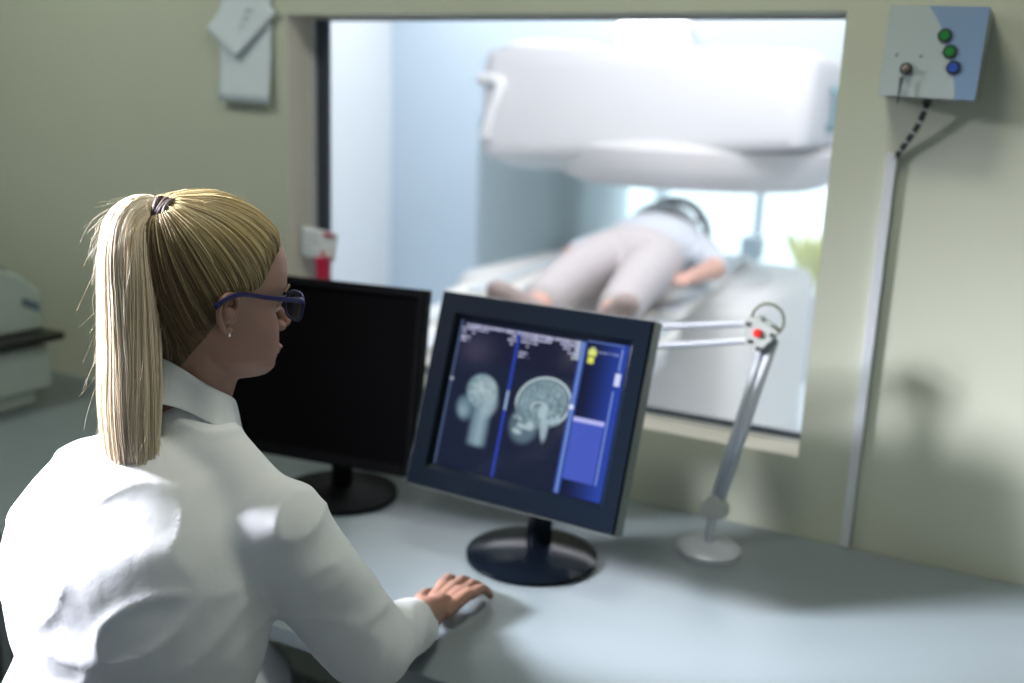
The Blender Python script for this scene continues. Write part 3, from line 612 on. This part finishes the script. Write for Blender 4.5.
for z in fz:
    yf, yb, wd = (interp(zs, [p[k] for p in prof], z) for k in (1, 2, 3)); yc = (yf+yb)/2-.006; ring_ = []
    for i in range(NA):
        a = 2*math.pi*i/NA; s_, c_ = math.sin(a), math.cos(a)
        ex = 2/2.25
        x = wd*math.copysign(abs(s_)**ex, s_); y = yc+((yf-yc) if c_ > 0 else (yc-yb))*math.copysign(abs(c_)**ex, c_)
        if c_ > 0:
            d = math.exp(-((abs(x)-.031)/.015)**2-((z-.006)/.012)**2); y -= .009*d
            y += .001*math.exp(-((abs(x)-.040)/.016)**2-((z+.03)/.018)**2)
            y += .0025*math.exp(-((abs(x)-.030)/.022)**2-((z-.026)/.007)**2)
        ring_.append(H(x, y, z))
    rings.append(ring_)
hb = MB().loft(rings)
hb.cap(H(0, .087, .010), H(0, .112, -.020), .0055, .0080, 14); hb.ell(H(0, .112, -.022), (.0095, .0095, .0085)); hb.cap(H(0, .110, -.024), H(0, .092, -.032), .006, .008, 12)
for s in (-1, 1):
    hb.ell(H(.0105*s, .100, -.027), (.0075, .009, .0065)); hb.ell(H(.014*s, .0888, -.052), (.016, .0065, .0045)); hb.ell(H(.011*s, .0880, -.059), (.015, .0065, .0050))
    hb.ell(H(.031*s, .0775, .0135), (.013, .007, .005)); hb.ell(H(.031*s, .0700, .0095), (.0135, .0130, .0120))
hb.ell(H(0, .0920, -.053), (.008, .007, .005)); hb.ell(H(0, .083, -.075), (.015, .010, .010))
NB = Vector((-.912, .888, 1.09))
hb.cap(H(0, -.028, -.02), NB, .047, .050, 28); hb.cap(H(0, .012, -.075), NB+Vector((.0, .010, .0)), .034, .038, 24); hb.cap(H(0, -.045, -.02), NB+Vector((0, -.02, .0)), .036, .048, 24)
hb.cap(NB+Vector((-.08, -.01, -.085)), NB+Vector((.08, -.01, -.085)), .05, .05)
headV, headF = remesh(hb, .0020, 3, .5)
def join(parts):
    Vs = []; Fs = []; n_ = 0
    for V_, F_ in parts:
        Vs.append(np.asarray(V_)); Fs += [tuple(int(i)+n_ for i in q) for q in F_]; n_ += len(V_)
    return np.concatenate(Vs), Fs
# ears: helix, antihelix, bowl and lobe grown as one small surface
def ear(s):
    e = MB(); B = lambda a, b, c: H(s*(.0705+c*.9+.22*max(0, -a)), -.018+a*.85, .000+b*.80)
    hel = catmull([(.012, .004, .0), (.013, .018, .004), (.006, .030, .007), (-.008, .032, .008), (-.019, .022, .009), (-.021, .004, .008), (-.015, -.012, .006), (-.006, -.023, .004), (.003, -.027, .002), (.007, -.020, .001)], 5)
    hel = [B(*p) for p in hel]; e.tube(hel, [.0036]*len(hel), 8)
    anti = [B(*p) for p in catmull([(-.002, .022, .003), (-.010, .014, .004), (-.012, .002, .004), (-.009, -.010, .003), (-.001, -.015, .002)], 5)]; e.tube(anti, .0030, 8)
    e.tube([B(.008, .005, .001), B(.010, -.003, .003), B(.007, -.011, .001)], .0036, 8)
    bowl = []
    e.cap(B(0, -.021, .002), B(.001, -.026, .002), .006, .005, 12)
    MBk = Matrix.Identity(3)
    out = [B(*p) for p in catmull([(.010, .0, -.004), (.010, .018, -.002), (.004, .028, .0), (-.008, .029, .001), (-.017, .020, .002), (-.018, .004, .002), (-.013, -.011, .001), (-.005, -.021, .0), (.004, -.020, -.001)], 4)]
    c0 = [p for p in out]; inn = [p-(HM.to_3x3() @ Vector((s*.004, 0, 0))) for p in out]; k = len(out)
    e.add(c0+inn, [tuple(range(k)), tuple(range(k, 2*k))[::-1]]+[(i, (i+1) % k, k+(i+1) % k, k+i) for i in range(k)])
    e.cap(B(.004, .0, -.010), B(-.004, .002, -.002), .016, .012, 16)
    return remesh(e, .0011, 2, .5)
earR, earL = ear(1), ear(-1)
# limbs under the coat and hands
bd = MB()
SHL = {1: Vector((-.752, .868, .998)), -1: Vector((-1.058, .872, .984))}
ELB = {1: Vector((-.690, .98, .800)), -1: Vector((-1.165, .98, .800))}
WRI = {1: Vector((-.735, 1.20, .738)), -1: Vector((-1.105, 1.20, .738))}
KNE = {1: Vector((-.80, 1.14, .555)), -1: Vector((-1.04, 1.14, .555))}
ANK = {1: Vector((-.80, 1.22, .12)), -1: Vector((-1.04, 1.22, .12))}
PEL = Vector((-.92, .74, .60))
bd.ell(PEL, (.155, .11, .10)); bd.ell(PEL+Vector((0, .03, .15)), (.125, .09, .13)); bd.ell(Vector((-.92, .83, .93)), (.155, .105, .17)); bd.cap((-1.04, .868, .985), (-.78, .868, .985), .06, .06)
for s in (1, -1):
    bd.cap(SHL[s], ELB[s], .048, .036); bd.cap(ELB[s], WRI[s], .036, .026)
    bd.cap(PEL+Vector((.08*s, .02, -.01)), KNE[s], .075, .055); bd.cap(KNE[s], ANK[s], .052, .034); bd.cap(ANK[s]+Vector((0, 0, -.05)), ANK[s]+Vector((0, .13, -.07)), .035, .028)
bodyV, bodyF = remesh(bd, .008, 4)
def hand(s):
    h = MB(); W_ = WRI[s]; d = Vector((.10*-s*.3, 1, 0)).normalized(); sd = Vector((d.y, -d.x, 0))*s   # sd: outwards
    P_ = lambda a, b, c: Vector(W_)+d*a+sd*b+Vector((0, 0, c))
    h.cap(P_(-.06, 0, 0), P_(.0, 0, .0), .027, .023); h.cap(P_(.0, 0, 0), P_(.03, 0, -.002), .022, .020)
    for b in (-.024, -.008, .009, .024): h.cap(P_(.02, b*.6, -.004), P_(.085, b, .0), .013, .0105, 14)
    for b, l in ((-.029, .070), (-.0095, .080), (.0105, .074), (.0285, .058)):
        p0, p1, p2, p3 = P_(.085, b, 0), P_(.085+l*.45, b*1.12, -.001), P_(.085+l*.76, b*1.18, -.014), P_(.085+l*.94, b*1.2, -.026)
        h.cap(p0, p1, .0092, .0084, 12); h.cap(p1, p2, .0082, .0074, 12); h.cap(p2, p3, .0073, .0064, 12)
    h.cap(P_(.015, -.022, -.006), P_(.050, -.046, -.012), .013, .0105, 14); h.cap(P_(.050, -.046, -.012), P_(.078, -.055, -.018), .0100, .0088, 14); h.cap(P_(.078, -.055, -.018), P_(.098, -.054, -.024), .0086, .0072, 14)
    return remesh(h, .0025, 2)
allV, allF = join([(headV, headF), earR, earL, (bodyV, bodyF), hand(1), hand(-1)])
skin = mat('skin', (.29, .158, .115), .5, sss=.12, bump=.06, bscale=300, noisy=.05, nscale=30)
wo = mesh_obj('person', allV, allF, skin)
tag(wo, 'seated blonde woman with ponytail, navy glasses and white coat watching the monitor', 'person')
bvh = BVHTree.FromPolygons([tuple(p) for p in headV], headF)

# eyes
for s in (-1, 1):
    MB().ell(H(.031*s, .0705, .006), (.0118,)*3, 24, 16).build('eye', mat('eye_white', (.5, .46, .44), .3), wo, smooth=True)
    MB().ell(H(.031*s, .0785, .005), (.0056, .0046, .0056), 20, 12).build('iris', mat('iris_blue', (.08, .13, .16), .2), wo, smooth=True)
    eb = catmull([H(.014*s, .0945, .024), H(.028*s, .0955, .030), H(.042*s, .0865, .031), H(.054*s, .0735, .025)], 5)
    MB().tube(eb, [.001]+[.0020]*(len(eb)-2)+[.0008], 7, flat=.7).build('eyebrow', mat('brow_brown', (.14, .085, .045), .7), wo, smooth=True)
lp = MB()
# glasses
navy = mat('glasses_navy', (.008, .008, .075), .35, spec=.3)
gl_ = MB()
def rim(s, k=1.0):
    pts = []
    for i in range(40):
        a = 2*math.pi*i/40; c_, s_ = math.cos(a), math.sin(a)
        x = .0265*k*math.copysign(abs(c_)**.8, c_); z = .0185*k*math.copysign(abs(s_)**.8, s_)
        x += .002*(z/.0185)*(1 if True else 0)
        xx = s*(.0335+x); pts.append(H(xx, .1085-.9*abs(xx)**1.6*1.0, .0035+z-(.0*z)))
    return pts
rp = rim(1); gl_.tube(rp, [.0016+.0013*max(0, math.sin(2*math.pi*i/40)) for i in range(40)], 8, closed=True)
rq = rim(-1); gl_.tube(rq, [.0016+.0013*max(0, math.sin(2*math.pi*i/40)) for i in range(40)], 8, closed=True)
gl_.tube([H(-.008, .110, .009), H(0, .112, .011), H(.008, .110, .009)], .0022, 8)
go = gl_.build('glasses_frame', navy, wo, smooth=True)
for s in (1, -1):
    tp = catmull([H(.060*s, .096, .0145), H(.068*s, .090, .0165), H(.0745*s, .070, .0185), (H(.0770*s, .035, .0215)), H(.0785*s, .012, .0245), H(.0835*s, -.010, .0265), H(.0860*s, -.030, .022), H(.0865*s, -.044, .012)], 5)
    n_ = len(tp); MB().tube(tp, [interp([0, .15, .6, .8, 1], [.0044, .0036, .0026, .0030, .0034], i/(n_-1)) for i in range(n_)], 10, flat=.5).build('glasses_temple', navy, go, smooth=True)
    rr_ = rim(s, .97); cen = sum(rr_, Vector())/40; off = HM.to_3x3() @ Vector((0, .0008, 0)); dome = HM.to_3x3() @ Vector((0, .002, 0))
    Vv = [p+off for p in rr_]+[p-off for p in rr_]+[cen+off+dome, cen-off+dome]; Fv = []
    for i in range(40): j = (i+1) % 40; Fv += [(i, j, 80), (40+j, 40+i, 81), (i, 40+i, 40+j, j)]
    mesh_obj('glasses_lens', [tuple(p) for p in Vv], Fv, mat('lens_glass', (.20, .22, .30), .03, trans=.0, alpha=.16, spec=.9), go)
MB().ell(H(.0765, -.0165, -.0235), (.0022, .0022, .0022), 12, 8).build('earring', mat('silver', (.8, .8, .82), .15, metal=1), wo, smooth=True)

# ---- hair
CH = Vector((0, -.004, .022))            # centre for directions (head space)
KD = Vector((.012, -.068, .106)); KDn = (KD-CH).normalized()
HMi = HM.inverted()
# hairline as a closed loop of head-space points (one half, mirrored): front centre -> temple -> over ear -> nape
half = [(0, .084, .102), (.022, .081, .099), (.042, .071, .090), (.056, .058, .078), (.066, .044, .066), (.070, .034, .050), (.072, .027, .038), (.0725, .019, .031), (.074, .008, .028), (.076, -.010, .028), (.074, -.022, .008), (.066, -.032, -.022), (.054, -.044, -.050), (.040, -.054, -.066), (.020, -.062, -.074), (0, -.066, -.074)]
half = catmull(half, 6)
loop = half+[Vector((-p.x, p.y, p.z)) for p in reversed(half[1:-1])]
LN = len(loop)
def surf(dirn, off):
    d = dirn.normalized(); o_ = HM @ (CH+d*.25); dd = (HM.to_3x3() @ (-d)).normalized()
    hit = bvh.ray_cast(o_, dd, .25)
    return (HM @ (CH+d*(.085+off))) if hit[0] is None else hit[0]-dd*off
def slerp(a, b, t):
    w_ = math.acos(max(-1, min(1, a.dot(b)))); 
    return a if w_ < 1e-4 else (a*math.sin((1-t)*w_)+b*math.sin(t*w_))/math.sin(w_)
# precomputed radius grid along each hairline->knot path
NS = 22
grid = []
for i in range(LN):
    a = (loop[i]-CH).normalized(); rowp = []
    for j in range(NS+1):
        t = j/NS; d = slerp(a, KDn, t*.985); p = surf(d, 0.0); rowp.append(HMi @ p)
    grid.append(rowp)
grid = np.array([[tuple(p) for p in r_] for r_ in grid])
for _ in range(3):
    grid[:, 1:-1] = (grid[:, :-2]+2*grid[:, 1:-1]+grid[:, 2:])/4
    grid = (np.roll(grid, 1, 0)+2*grid+np.roll(grid, -1, 0))/4
cgrid = grid-np.array(CH); gn = cgrid/np.linalg.norm(cgrid, axis=2, keepdims=True)
def thick(t): return .0015+.0105*np.sin(np.clip(t*1.15, 0, 1)*math.pi/2)*(1-.25*t)
KW = np.array(HM.to_3x3()); KT = np.array(EARC)
def toW(P): return P @ KW.T+KT
def strands(paths, widths, cols, flat=None):
    # paths (S, K, 3) world, widths (S, K); three sided tubes
    S, K, _ = paths.shape
    T = np.gradient(paths, axis=1); T /= np.linalg.norm(T, axis=2, keepdims=True)+1e-9
    ref = np.random.normal(size=(S, 1, 3)); N1 = np.cross(T, ref); N1 /= np.linalg.norm(N1, axis=2, keepdims=True)+1e-9; N2 = np.cross(T, N1)
    V_ = np.stack([paths+widths[..., None]*(N1*math.cos(a)+N2*math.sin(a)) for a in (0, 2.094, 4.189)], 2).reshape(-1, 3)
    idx = np.arange(S*K*3).reshape(S, K, 3); F_ = []
    for k in range(3):
        F_.append(np.stack([idx[:, :-1, k], idx[:, :-1, (k+1) % 3], idx[:, 1:, (k+1) % 3], idx[:, 1:, k]], -1).reshape(-1, 4))
    C_ = np.repeat(cols.reshape(S, -1, 3) if cols.ndim == 3 else np.repeat(cols[:, None], K, 1), 3, axis=1).reshape(-1, 3)
    return V_, np.concatenate(F_), C_
def hair_obj(name, V_, F_, C_, material, parent):
    o = mesh_obj(name, V_, F_, material, parent)
    ca = o.data.color_attributes.new('Col', 'FLOAT_COLOR', 'POINT'); ca.data.foreach_set('color', np.concatenate([C_, np.ones((len(C_), 1))], 1).astype(np.float32).ravel())
    return o
hm = mat('hair_blonde', (.5, .4, .2), .45, attr='Col', spec=.35)
rs = np.random.RandomState(3)
def scol(n_, base, dk_, lt):
    t = rs.beta(2, 2, n_)[:, None]; b = np.array(base); c = np.where(t < .5, np.array(dk_)+(b-np.array(dk_))*t*2, b+(np.array(lt)-b)*(t-.5)*2); return c
S = 5200; K = 18
t0 = np.where(rs.rand(S) < .45, rs.rand(S)**2*.13, rs.rand(S)*.75); ai = rs.rand(S)*LN
tt = t0[:, None]+(1-t0[:, None])*np.linspace(0, 1, K)[None]
clump = np.sin(ai*1.7)*.5+np.sin(ai*.61+1)*.5
aa = (ai[:, None]+rs.normal(0, .8, (S, 1))*np.linspace(0, 1, K)[None]) % LN
def samp(G, a, t):
    i0 = np.floor(a).astype(int) % LN; i1 = (i0+1) % LN; fa = (a-np.floor(a))[..., None]; tj = t*NS; j0 = np.minimum(tj.astype(int), NS-1); ft = (tj-j0)[..., None]
    return (G[i0, j0]*(1-ft)+G[i0, j0+1]*ft)*(1-fa)+(G[i1, j0]*(1-ft)+G[i1, j0+1]*ft)*fa
P_ = samp(grid, aa, tt); Nn = samp(gn, aa, tt)
lay = rs.rand(S, 1)*.0035+.0008*clump[:, None]
up = np.minimum(1, (tt-t0[:, None])*12+.1)
P_ = P_+Nn*((thick(tt)+lay)*up)[..., None]
P_ += Nn*(np.exp(-((tt-.9)/.08)**2)*.004)[..., None]
wd_ = np.full((S, K), .00055)*(.7+.6*rs.rand(S, 1)); wd_[:, 0] *= .5
cc = scol(S, (.47, .37, .185), (.24, .16, .075), (.66, .56, .34))
fc = .5+.28*np.sin(ai*2.9+np.sin(ai*.83)*2.5)+.22*np.sin(ai*.71+np.sin(ai*.37)*3); cc *= (.58+.66*fc*rs.uniform(.7, 1.3, S))[:, None]
# strands darkened towards the nape: mostly painted shade, partly browner hair
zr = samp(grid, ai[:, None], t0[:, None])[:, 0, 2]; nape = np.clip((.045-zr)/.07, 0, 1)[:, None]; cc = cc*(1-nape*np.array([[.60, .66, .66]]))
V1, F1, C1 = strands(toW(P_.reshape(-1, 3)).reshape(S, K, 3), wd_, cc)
# scalp cap underneath the strands
capP = grid+gn*(thick(np.linspace(0, 1, NS+1))-.0005)[None, :, None]*np.minimum(1, np.linspace(0, 1, NS+1)*10)[None, :, None]
capV = toW(capP.reshape(-1, 3)); ci = np.arange(LN*(NS+1)).reshape(LN, NS+1); cn = np.roll(ci, -1, 0)
capF = np.stack([ci[:, :-1], ci[:, 1:], cn[:, 1:], cn[:, :-1]], -1).reshape(-1, 4)
capC = np.tile(np.array([[.26, .185, .085]]), (len(capV), 1)); capz = np.clip((.03-grid[..., 2].reshape(-1))/.05, 0, 1)[:, None]; capC = capC*(1-.5*capz)  # cap colour takes the painted nape shade too
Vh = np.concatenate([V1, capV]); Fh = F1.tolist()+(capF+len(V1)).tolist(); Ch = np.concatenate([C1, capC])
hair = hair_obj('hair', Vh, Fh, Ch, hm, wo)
# fine short loose hairs over the crown
S = 150; K = 8
ai = rs.rand(S)*LN; t0 = rs.uniform(.05, .95, S); b0 = samp(grid, ai[:, None], t0[:, None])[:, 0]; nn = samp(gn, ai[:, None], t0[:, None])[:, 0]
s_ = np.linspace(0, 1, K)[None, :, None]; tan = samp(grid, ai[:, None], np.minimum(1, t0+.05)[:, None])[:, 0]-b0; tan /= np.linalg.norm(tan, axis=1, keepdims=True)+1e-9
Ln = rs.uniform(.01, .03, (S, 1, 1)); lift = rs.uniform(.05, .3, (S, 1, 1))
Pf = b0[:, None]+nn[:, None]*(.009+Ln*lift*s_*(1.3-s_*.8))+tan[:, None]*Ln*s_+rs.normal(0, .3, (S, 1, 3))*Ln*s_**2
Vf, Ff, Cf = strands(toW(Pf.reshape(-1, 3)).reshape(S, K, 3), np.full((S, K), .00010), scol(S, (.6, .5, .3), (.5, .4, .2), (.75, .68, .5)))
# ponytail
KW0 = H(0, -.093, .106)
cen = catmull([H(.012, -.068, .108), Vector((-.924, .855, 1.363)), Vector((-.930, .833, 1.350)), Vector((-.925, .820, 1.318)), Vector((-.917, .812, 1.263)), Vector((-.909, .803, 1.196)), Vector((-.900, .791, 1.125)), Vector((-.893, .786, 1.070)), Vector((-.888, .786, 1.015))], 8)
cen = np.array([tuple(p) for p in cen]); CK = len(cen)
tp_ = np.linspace(0, 1, CK)
Tn = np.gradient(cen, axis=0); Tn /= np.linalg.norm(Tn, axis=1, keepdims=True)
side = np.array(tuple(HM.to_3x3() @ Vector((1, 0, 0)))); sdv = side[None]-Tn*(Tn @ side)[:, None]; sdv /= np.linalg.norm(sdv, axis=1, keepdims=True); bk = np.cross(Tn, sdv)
wA = np.interp(tp_, [0, .08, .17, .28, .45, .7, .85, 1], [.011, .020, .026, .030, .034, .036, .031, .014]); wB = np.interp(tp_, [0, .08, .17, .28, .45, .7, .85, 1], [.010, .018, .023, .027, .030, .031, .026, .012])
S = 9000
rad = np.sqrt(rs.rand(S)); rad = np.where(rs.rand(S) < .6, .8+.22*rs.rand(S), rad); ang = rs.rand(S)*2*math.pi
end = rs.uniform(.80, 1.0, S); K = 26
ts = np.linspace(0, 1, K)[None]*end[:, None]
def c1(arr, t):
    x = t*(CK-1); i0 = np.minimum(x.astype(int), CK-2); f_ = (x-i0); f_ = f_[..., None] if arr.ndim == 2 else f_
    return arr[i0]*(1-f_)+arr[i0+1]*f_
drift = rs.normal(0, .40, (S, 1))*ts; ph = ang[:, None]+drift
lock = 1+.07*np.sin(ang*5+2)[:, None]*ts+.08*np.sin(ang[:, None]*11+ts*3)*ts
rr2 = rad[:, None]*lock*(1+rs.normal(0, .05, (S, 1))*ts)
Pp = c1(cen, ts)+c1(sdv, ts)*(c1(wA, ts)*rr2*np.cos(ph))[..., None]+c1(bk, ts)*(c1(wB, ts)*rr2*np.sin(ph))[..., None]
wv = (np.sin(ts*18+ang[:, None]*3)*.0012*ts)[..., None]; Pp = Pp+c1(sdv, ts)*wv
wdp = np.full((S, K), .00042)*(.6+.8*rs.rand(S, 1))*(1-.5*np.linspace(0, 1, K)[None]**4)
ccp = scol(S, (.80, .69, .52), (.50, .36, .20), (.92, .87, .78)); band = .5+.5*np.sin(ang*3.3+1.2)*np.sin(ang*7.1); ccp = ccp*(.80+.28*band[:, None])
Vp, Fp, Cp = strands(Pp, wdp, ccp)
# inner core so that no wall shines through
nc = 20; core = np.stack([cen+sdv*(wA*.72*math.cos(2*math.pi*k/nc))[:, None]+bk*(wB*.72*math.sin(2*math.pi*k/nc))[:, None] for k in range(nc)], 1)[:int(CK*.9)]
ci = np.arange(core.shape[0]*nc).reshape(core.shape[0], nc); cr = np.roll(ci, -1, 1)
cF = np.stack([ci[:-1], cr[:-1], cr[1:], ci[1:]], -1).reshape(-1, 4)
# flyaway hairs at the outer side
S2 = 420; K2 = 14; b_t = rs.uniform(.12, .85, S2); an = rs.uniform(0, 2*math.pi, S2); Lf = rs.uniform(.015, .06, S2)
st_ = c1(cen, b_t)+c1(sdv, b_t)*(c1(wA, b_t)*np.cos(an))[:, None]+c1(bk, b_t)*(c1(wB, b_t)*np.sin(an))[:, None]
outd = c1(sdv, b_t)*np.cos(an)[:, None]+c1(bk, b_t)*np.sin(an)[:, None]; tg = c1(Tn, b_t)
q = np.linspace(0, 1, K2)[None, :, None]; amp = rs.uniform(.02, .30, (S2, 1, 1))
amp = amp*(b_t > .2)[:, None, None]+.06; Pw = st_[:, None]-outd[:, None]*.002+tg[:, None]*Lf[:, None, None]*q+outd[:, None]*Lf[:, None, None]*amp*np.sin(q*rs.uniform(1.2, 2.8, (S2, 1, 1)))+rs.normal(0, .15, (S2, 1, 3))*Lf[:, None, None]*q**2
Vw, Fw, Cw = strands(Pw, np.full((S2, K2), .00008), scol(S2, (.7, .64, .5), (.6, .5, .35), (.85, .8, .7)))
n1_ = len(Vp); n2_ = n1_+core.shape[0]*nc; n3_ = n2_+len(Vw)
Vt = np.concatenate([Vp, core.reshape(-1, 3), Vw, Vf]); Ft = Fp.tolist()+(cF+n1_).tolist()+(Fw+n2_).tolist()+(Ff+n3_).tolist()
Ct = np.concatenate([Cp, np.tile([[.5, .40, .27]], (core.shape[0]*nc, 1)), Cw, Cf])
pony = hair_obj('ponytail', Vt, Ft, Ct, hm, hair)
tie = MB(); axis = (Vector((-.924, .855, 1.363))-H(.012, -.068, .108)).normalized(); kc = H(.012, -.073, .111)
qd = axis.to_track_quat('Z', 'Y')
for k in range(4):
    tie.tube([kc+qd @ Vector(((.0195-.0006*k)*math.cos(a), (.0185-.0006*k)*math.sin(a), -.009+.0052*k+.002*math.sin(a*2+k*1.5))) for a in np.linspace(0, 2*math.pi, 28, endpoint=False)], .0042, 8, closed=True)
tie.build('hair_tie', mat('tie_brown', (.04, .022, .02), .6), hair, smooth=True)

# ---- lab coat
ct = MB(); Dn = Vector
ct.ell(Dn((-.92, .805, .90)), (.185, .135, .20), 32, 20); ct.ell(Dn((-.92, .775, .68)), (.185, .145, .20), 32, 20); ct.ell(Dn((-.92, .745, .585)), (.205, .16, .09), 32, 16)
ct.ell(Dn((-.912, .845, .975)), (.165, .115, .095), 32, 20)
for s in (1, -1):
    ct.cap(Vector((-.91+.030*s, .878, 1.092)), SHL[s]+Vector((-.012*s, 0, .004)), .036, .058)
    ct.cap(SHL[s], ELB[s], .066, .056); ct.cap(ELB[s], WRI[s]+Vector((0, -.05, .004)), .055, .040)
    ct.cap(PEL+Vector((.09*s, .03, .005)), PEL+Vector((.11*s, .22, -.01)), .098, .092)
ct.cap((-.95, .872, 1.062), (-.860, .872, 1.062), .052, .052); ct.ell((-.905, .880, 1.105), (.056, .054, .045))
cV, cF2 = remesh(ct, .006, 16, .5)
coat_m = mat('coat_white', (.68, .71, .745), .8, bump=.12, bscale=60)
# soft folds: push the surface in and out along long noise bands
me_t = cV.copy(); Nrm = None
coat = mesh_obj('lab_coat', cV, cF2, coat_m, wo)
nn_ = np.empty(len(cV)*3); coat.data.vertices.foreach_get('normal', nn_); nn_ = nn_.reshape(-1, 3)
dsp = np.array([noise.noise(Vector((p[0]*9, p[1]*6, p[2]*14)))*.007+(1-abs(noise.noise(Vector((p[0]*8+p[2]*9, p[1]*8, p[2]*14-p[0]*10)))))**6*.004 for p in cV])
cV2 = cV+nn_*dsp[:, None]; coat.data.vertices.foreach_set('co', cV2.ravel()); coat.data.update()
# collar: stand then fold, open at the throat
cc0 = Vector((-.904, .892, 0))
def collar():
    A_ = np.linspace(-160, 160, 65); L_ = []
    for d_ in A_:
        a = R(d_); back = (1+math.cos(a))/2       # 1 at the nape, 0 at the throat
        dr = Vector((math.sin(a), -math.cos(a), 0)); ex = 1.0
        fx = .050-.002*(1-back); fy = .056-.002*(1-back)
        lean = Vector((-.004, .0, 0))*(1-back)
        def q(off, z): return cc0+lean+Vector((dr.x*(fx+off), dr.y*(fy+off), z))
        zt = 1.192*back+1.104*(1-back)+.004*math.sin(3*a+1)
        zb = zt-(.050*back+.074*(1-back)-.012*math.sin(math.pi*back))
        wv_ = .003*math.sin(5*a+.6)
        pr_ = [q(-.002, zt-.040), q(-.001, zt-.015), q(.000, zt-.003), q(.003, zt), q(.007, zt-.003), q(.009+wv_, zt-.016), q(.014+wv_*1.5, zb+.010), q(.019+wv_*2, zb), q(.017+wv_*2, zb-.002), q(.011+wv_*1.5, zb+.006), q(.006+wv_, zt-.022), q(.003, zt-.020), q(.001, zt-.040)]
        L_.append(pr_)
    K_ = len(L_[0]); V_ = [tuple(p) for r_ in L_ for p in r_]; F_ = []
    for i in range(len(L_)-1):
        for k in range(K_): F_.append((i*K_+k, i*K_+(k+1) % K_, (i+1)*K_+(k+1) % K_, (i+1)*K_+k))
    F_ += [tuple(range(K_))[::-1], tuple((len(L_)-1)*K_+k for k in range(K_))]
    o = mesh_obj('collar', V_, F_, coat_m, coat); d_ = o.modifiers.new('sub', 'SUBSURF'); d_.levels = 1; d_.render_levels = 2; return o
collar()
# trousers and shoes
tr_ = MB(); tr_.ell(PEL, (.165, .12, .105))
for s in (1, -1): tr_.cap(PEL+Vector((.08*s, .02, -.01)), KNE[s], .083, .066); tr_.cap(KNE[s], ANK[s]+Vector((0, 0, .03)), .064, .058)
V, Fc = remesh(tr_, .009, 4); mesh_obj('trousers', V, Fc, mat('white_trousers', (.62, .66, .70), .8, bump=.3, bscale=30), wo)
for s in (1, -1):
    k = MB(); k.cap(ANK[s]+Vector((0, -.02, -.075)), ANK[s]+Vector((0, .14, -.085)), .044, .034); k.cap(ANK[s]+Vector((0, -.01, -.03)), ANK[s]+Vector((0, 0, -.07)), .045, .045)
    V, Fc = remesh(k, .007, 3); V[:, 2] = np.maximum(V[:, 2], .002); mesh_obj('shoe', V, Fc, mat('shoe_white', (.6, .6, .62), .6), wo)
# chair carrying her (seat under the coat)
chx, chy = -.92, .72
ch = empty('office_chair', (chx, chy, 0), 'dark office chair carrying the seated woman', 'chair')
cm = mat('chair_fabric', (.05, .055, .065), .85, bump=.3, bscale=200); cmm = mat('chair_plastic', (.03, .03, .035), .5)
MB().prism(rr(chx-.24, chx+.24, chy-.22, chy+.25, .08), .425, .492, lambda a, b, d: Vector((a, b, d))).build('seat', cm, ch, bevel=.02, seg=4)
def backp(a, b, d): return Vector((chx+a, chy-.225-.04*(b-.6)-.0+d+.25*a*a, b))
bpn = MB(); bpts = rr(-.21, .21, .585, .86, .07)
bpn.prism(bpts, -.03, .005, backp).build('backrest', cm, ch, bevel=.012, seg=3)
MB().tube(catmull([(chx, chy-.05, .40), (chx, chy-.26, .42), (chx, chy-.285, .50), (chx, chy-.27, .66)], 6), .02, 10).build('back_support', cmm, ch, smooth='auto')
MB().lathe((chx, chy, 0), [(.03, .07), (.03, .25), (.02, .25), (.02, .40), (.10, .40), (.10, .425)], 20).build('post', cmm, ch, smooth='auto')
for k in range(5):
    a = 2*math.pi*k/5+.3; e_ = Vector((chx+.27*math.cos(a), chy+.27*math.sin(a), .07))
    lg = MB().tube([(chx+.02*math.cos(a), chy+.02*math.sin(a), .10), e_], [.022, .014], 8).build('leg', cmm, ch, smooth='auto')
    MB().lathe(e_+Vector((0, 0, -.045)), [(.0245, -.012), (.0245, .012)], 16, Matrix.Rotation(a, 3, 'Z') @ Matrix.Rotation(R(90), 3, 'X')).tube([e_, e_+Vector((0, 0, -.04))], .008, 8).build('caster', cmm, lg, smooth='auto')
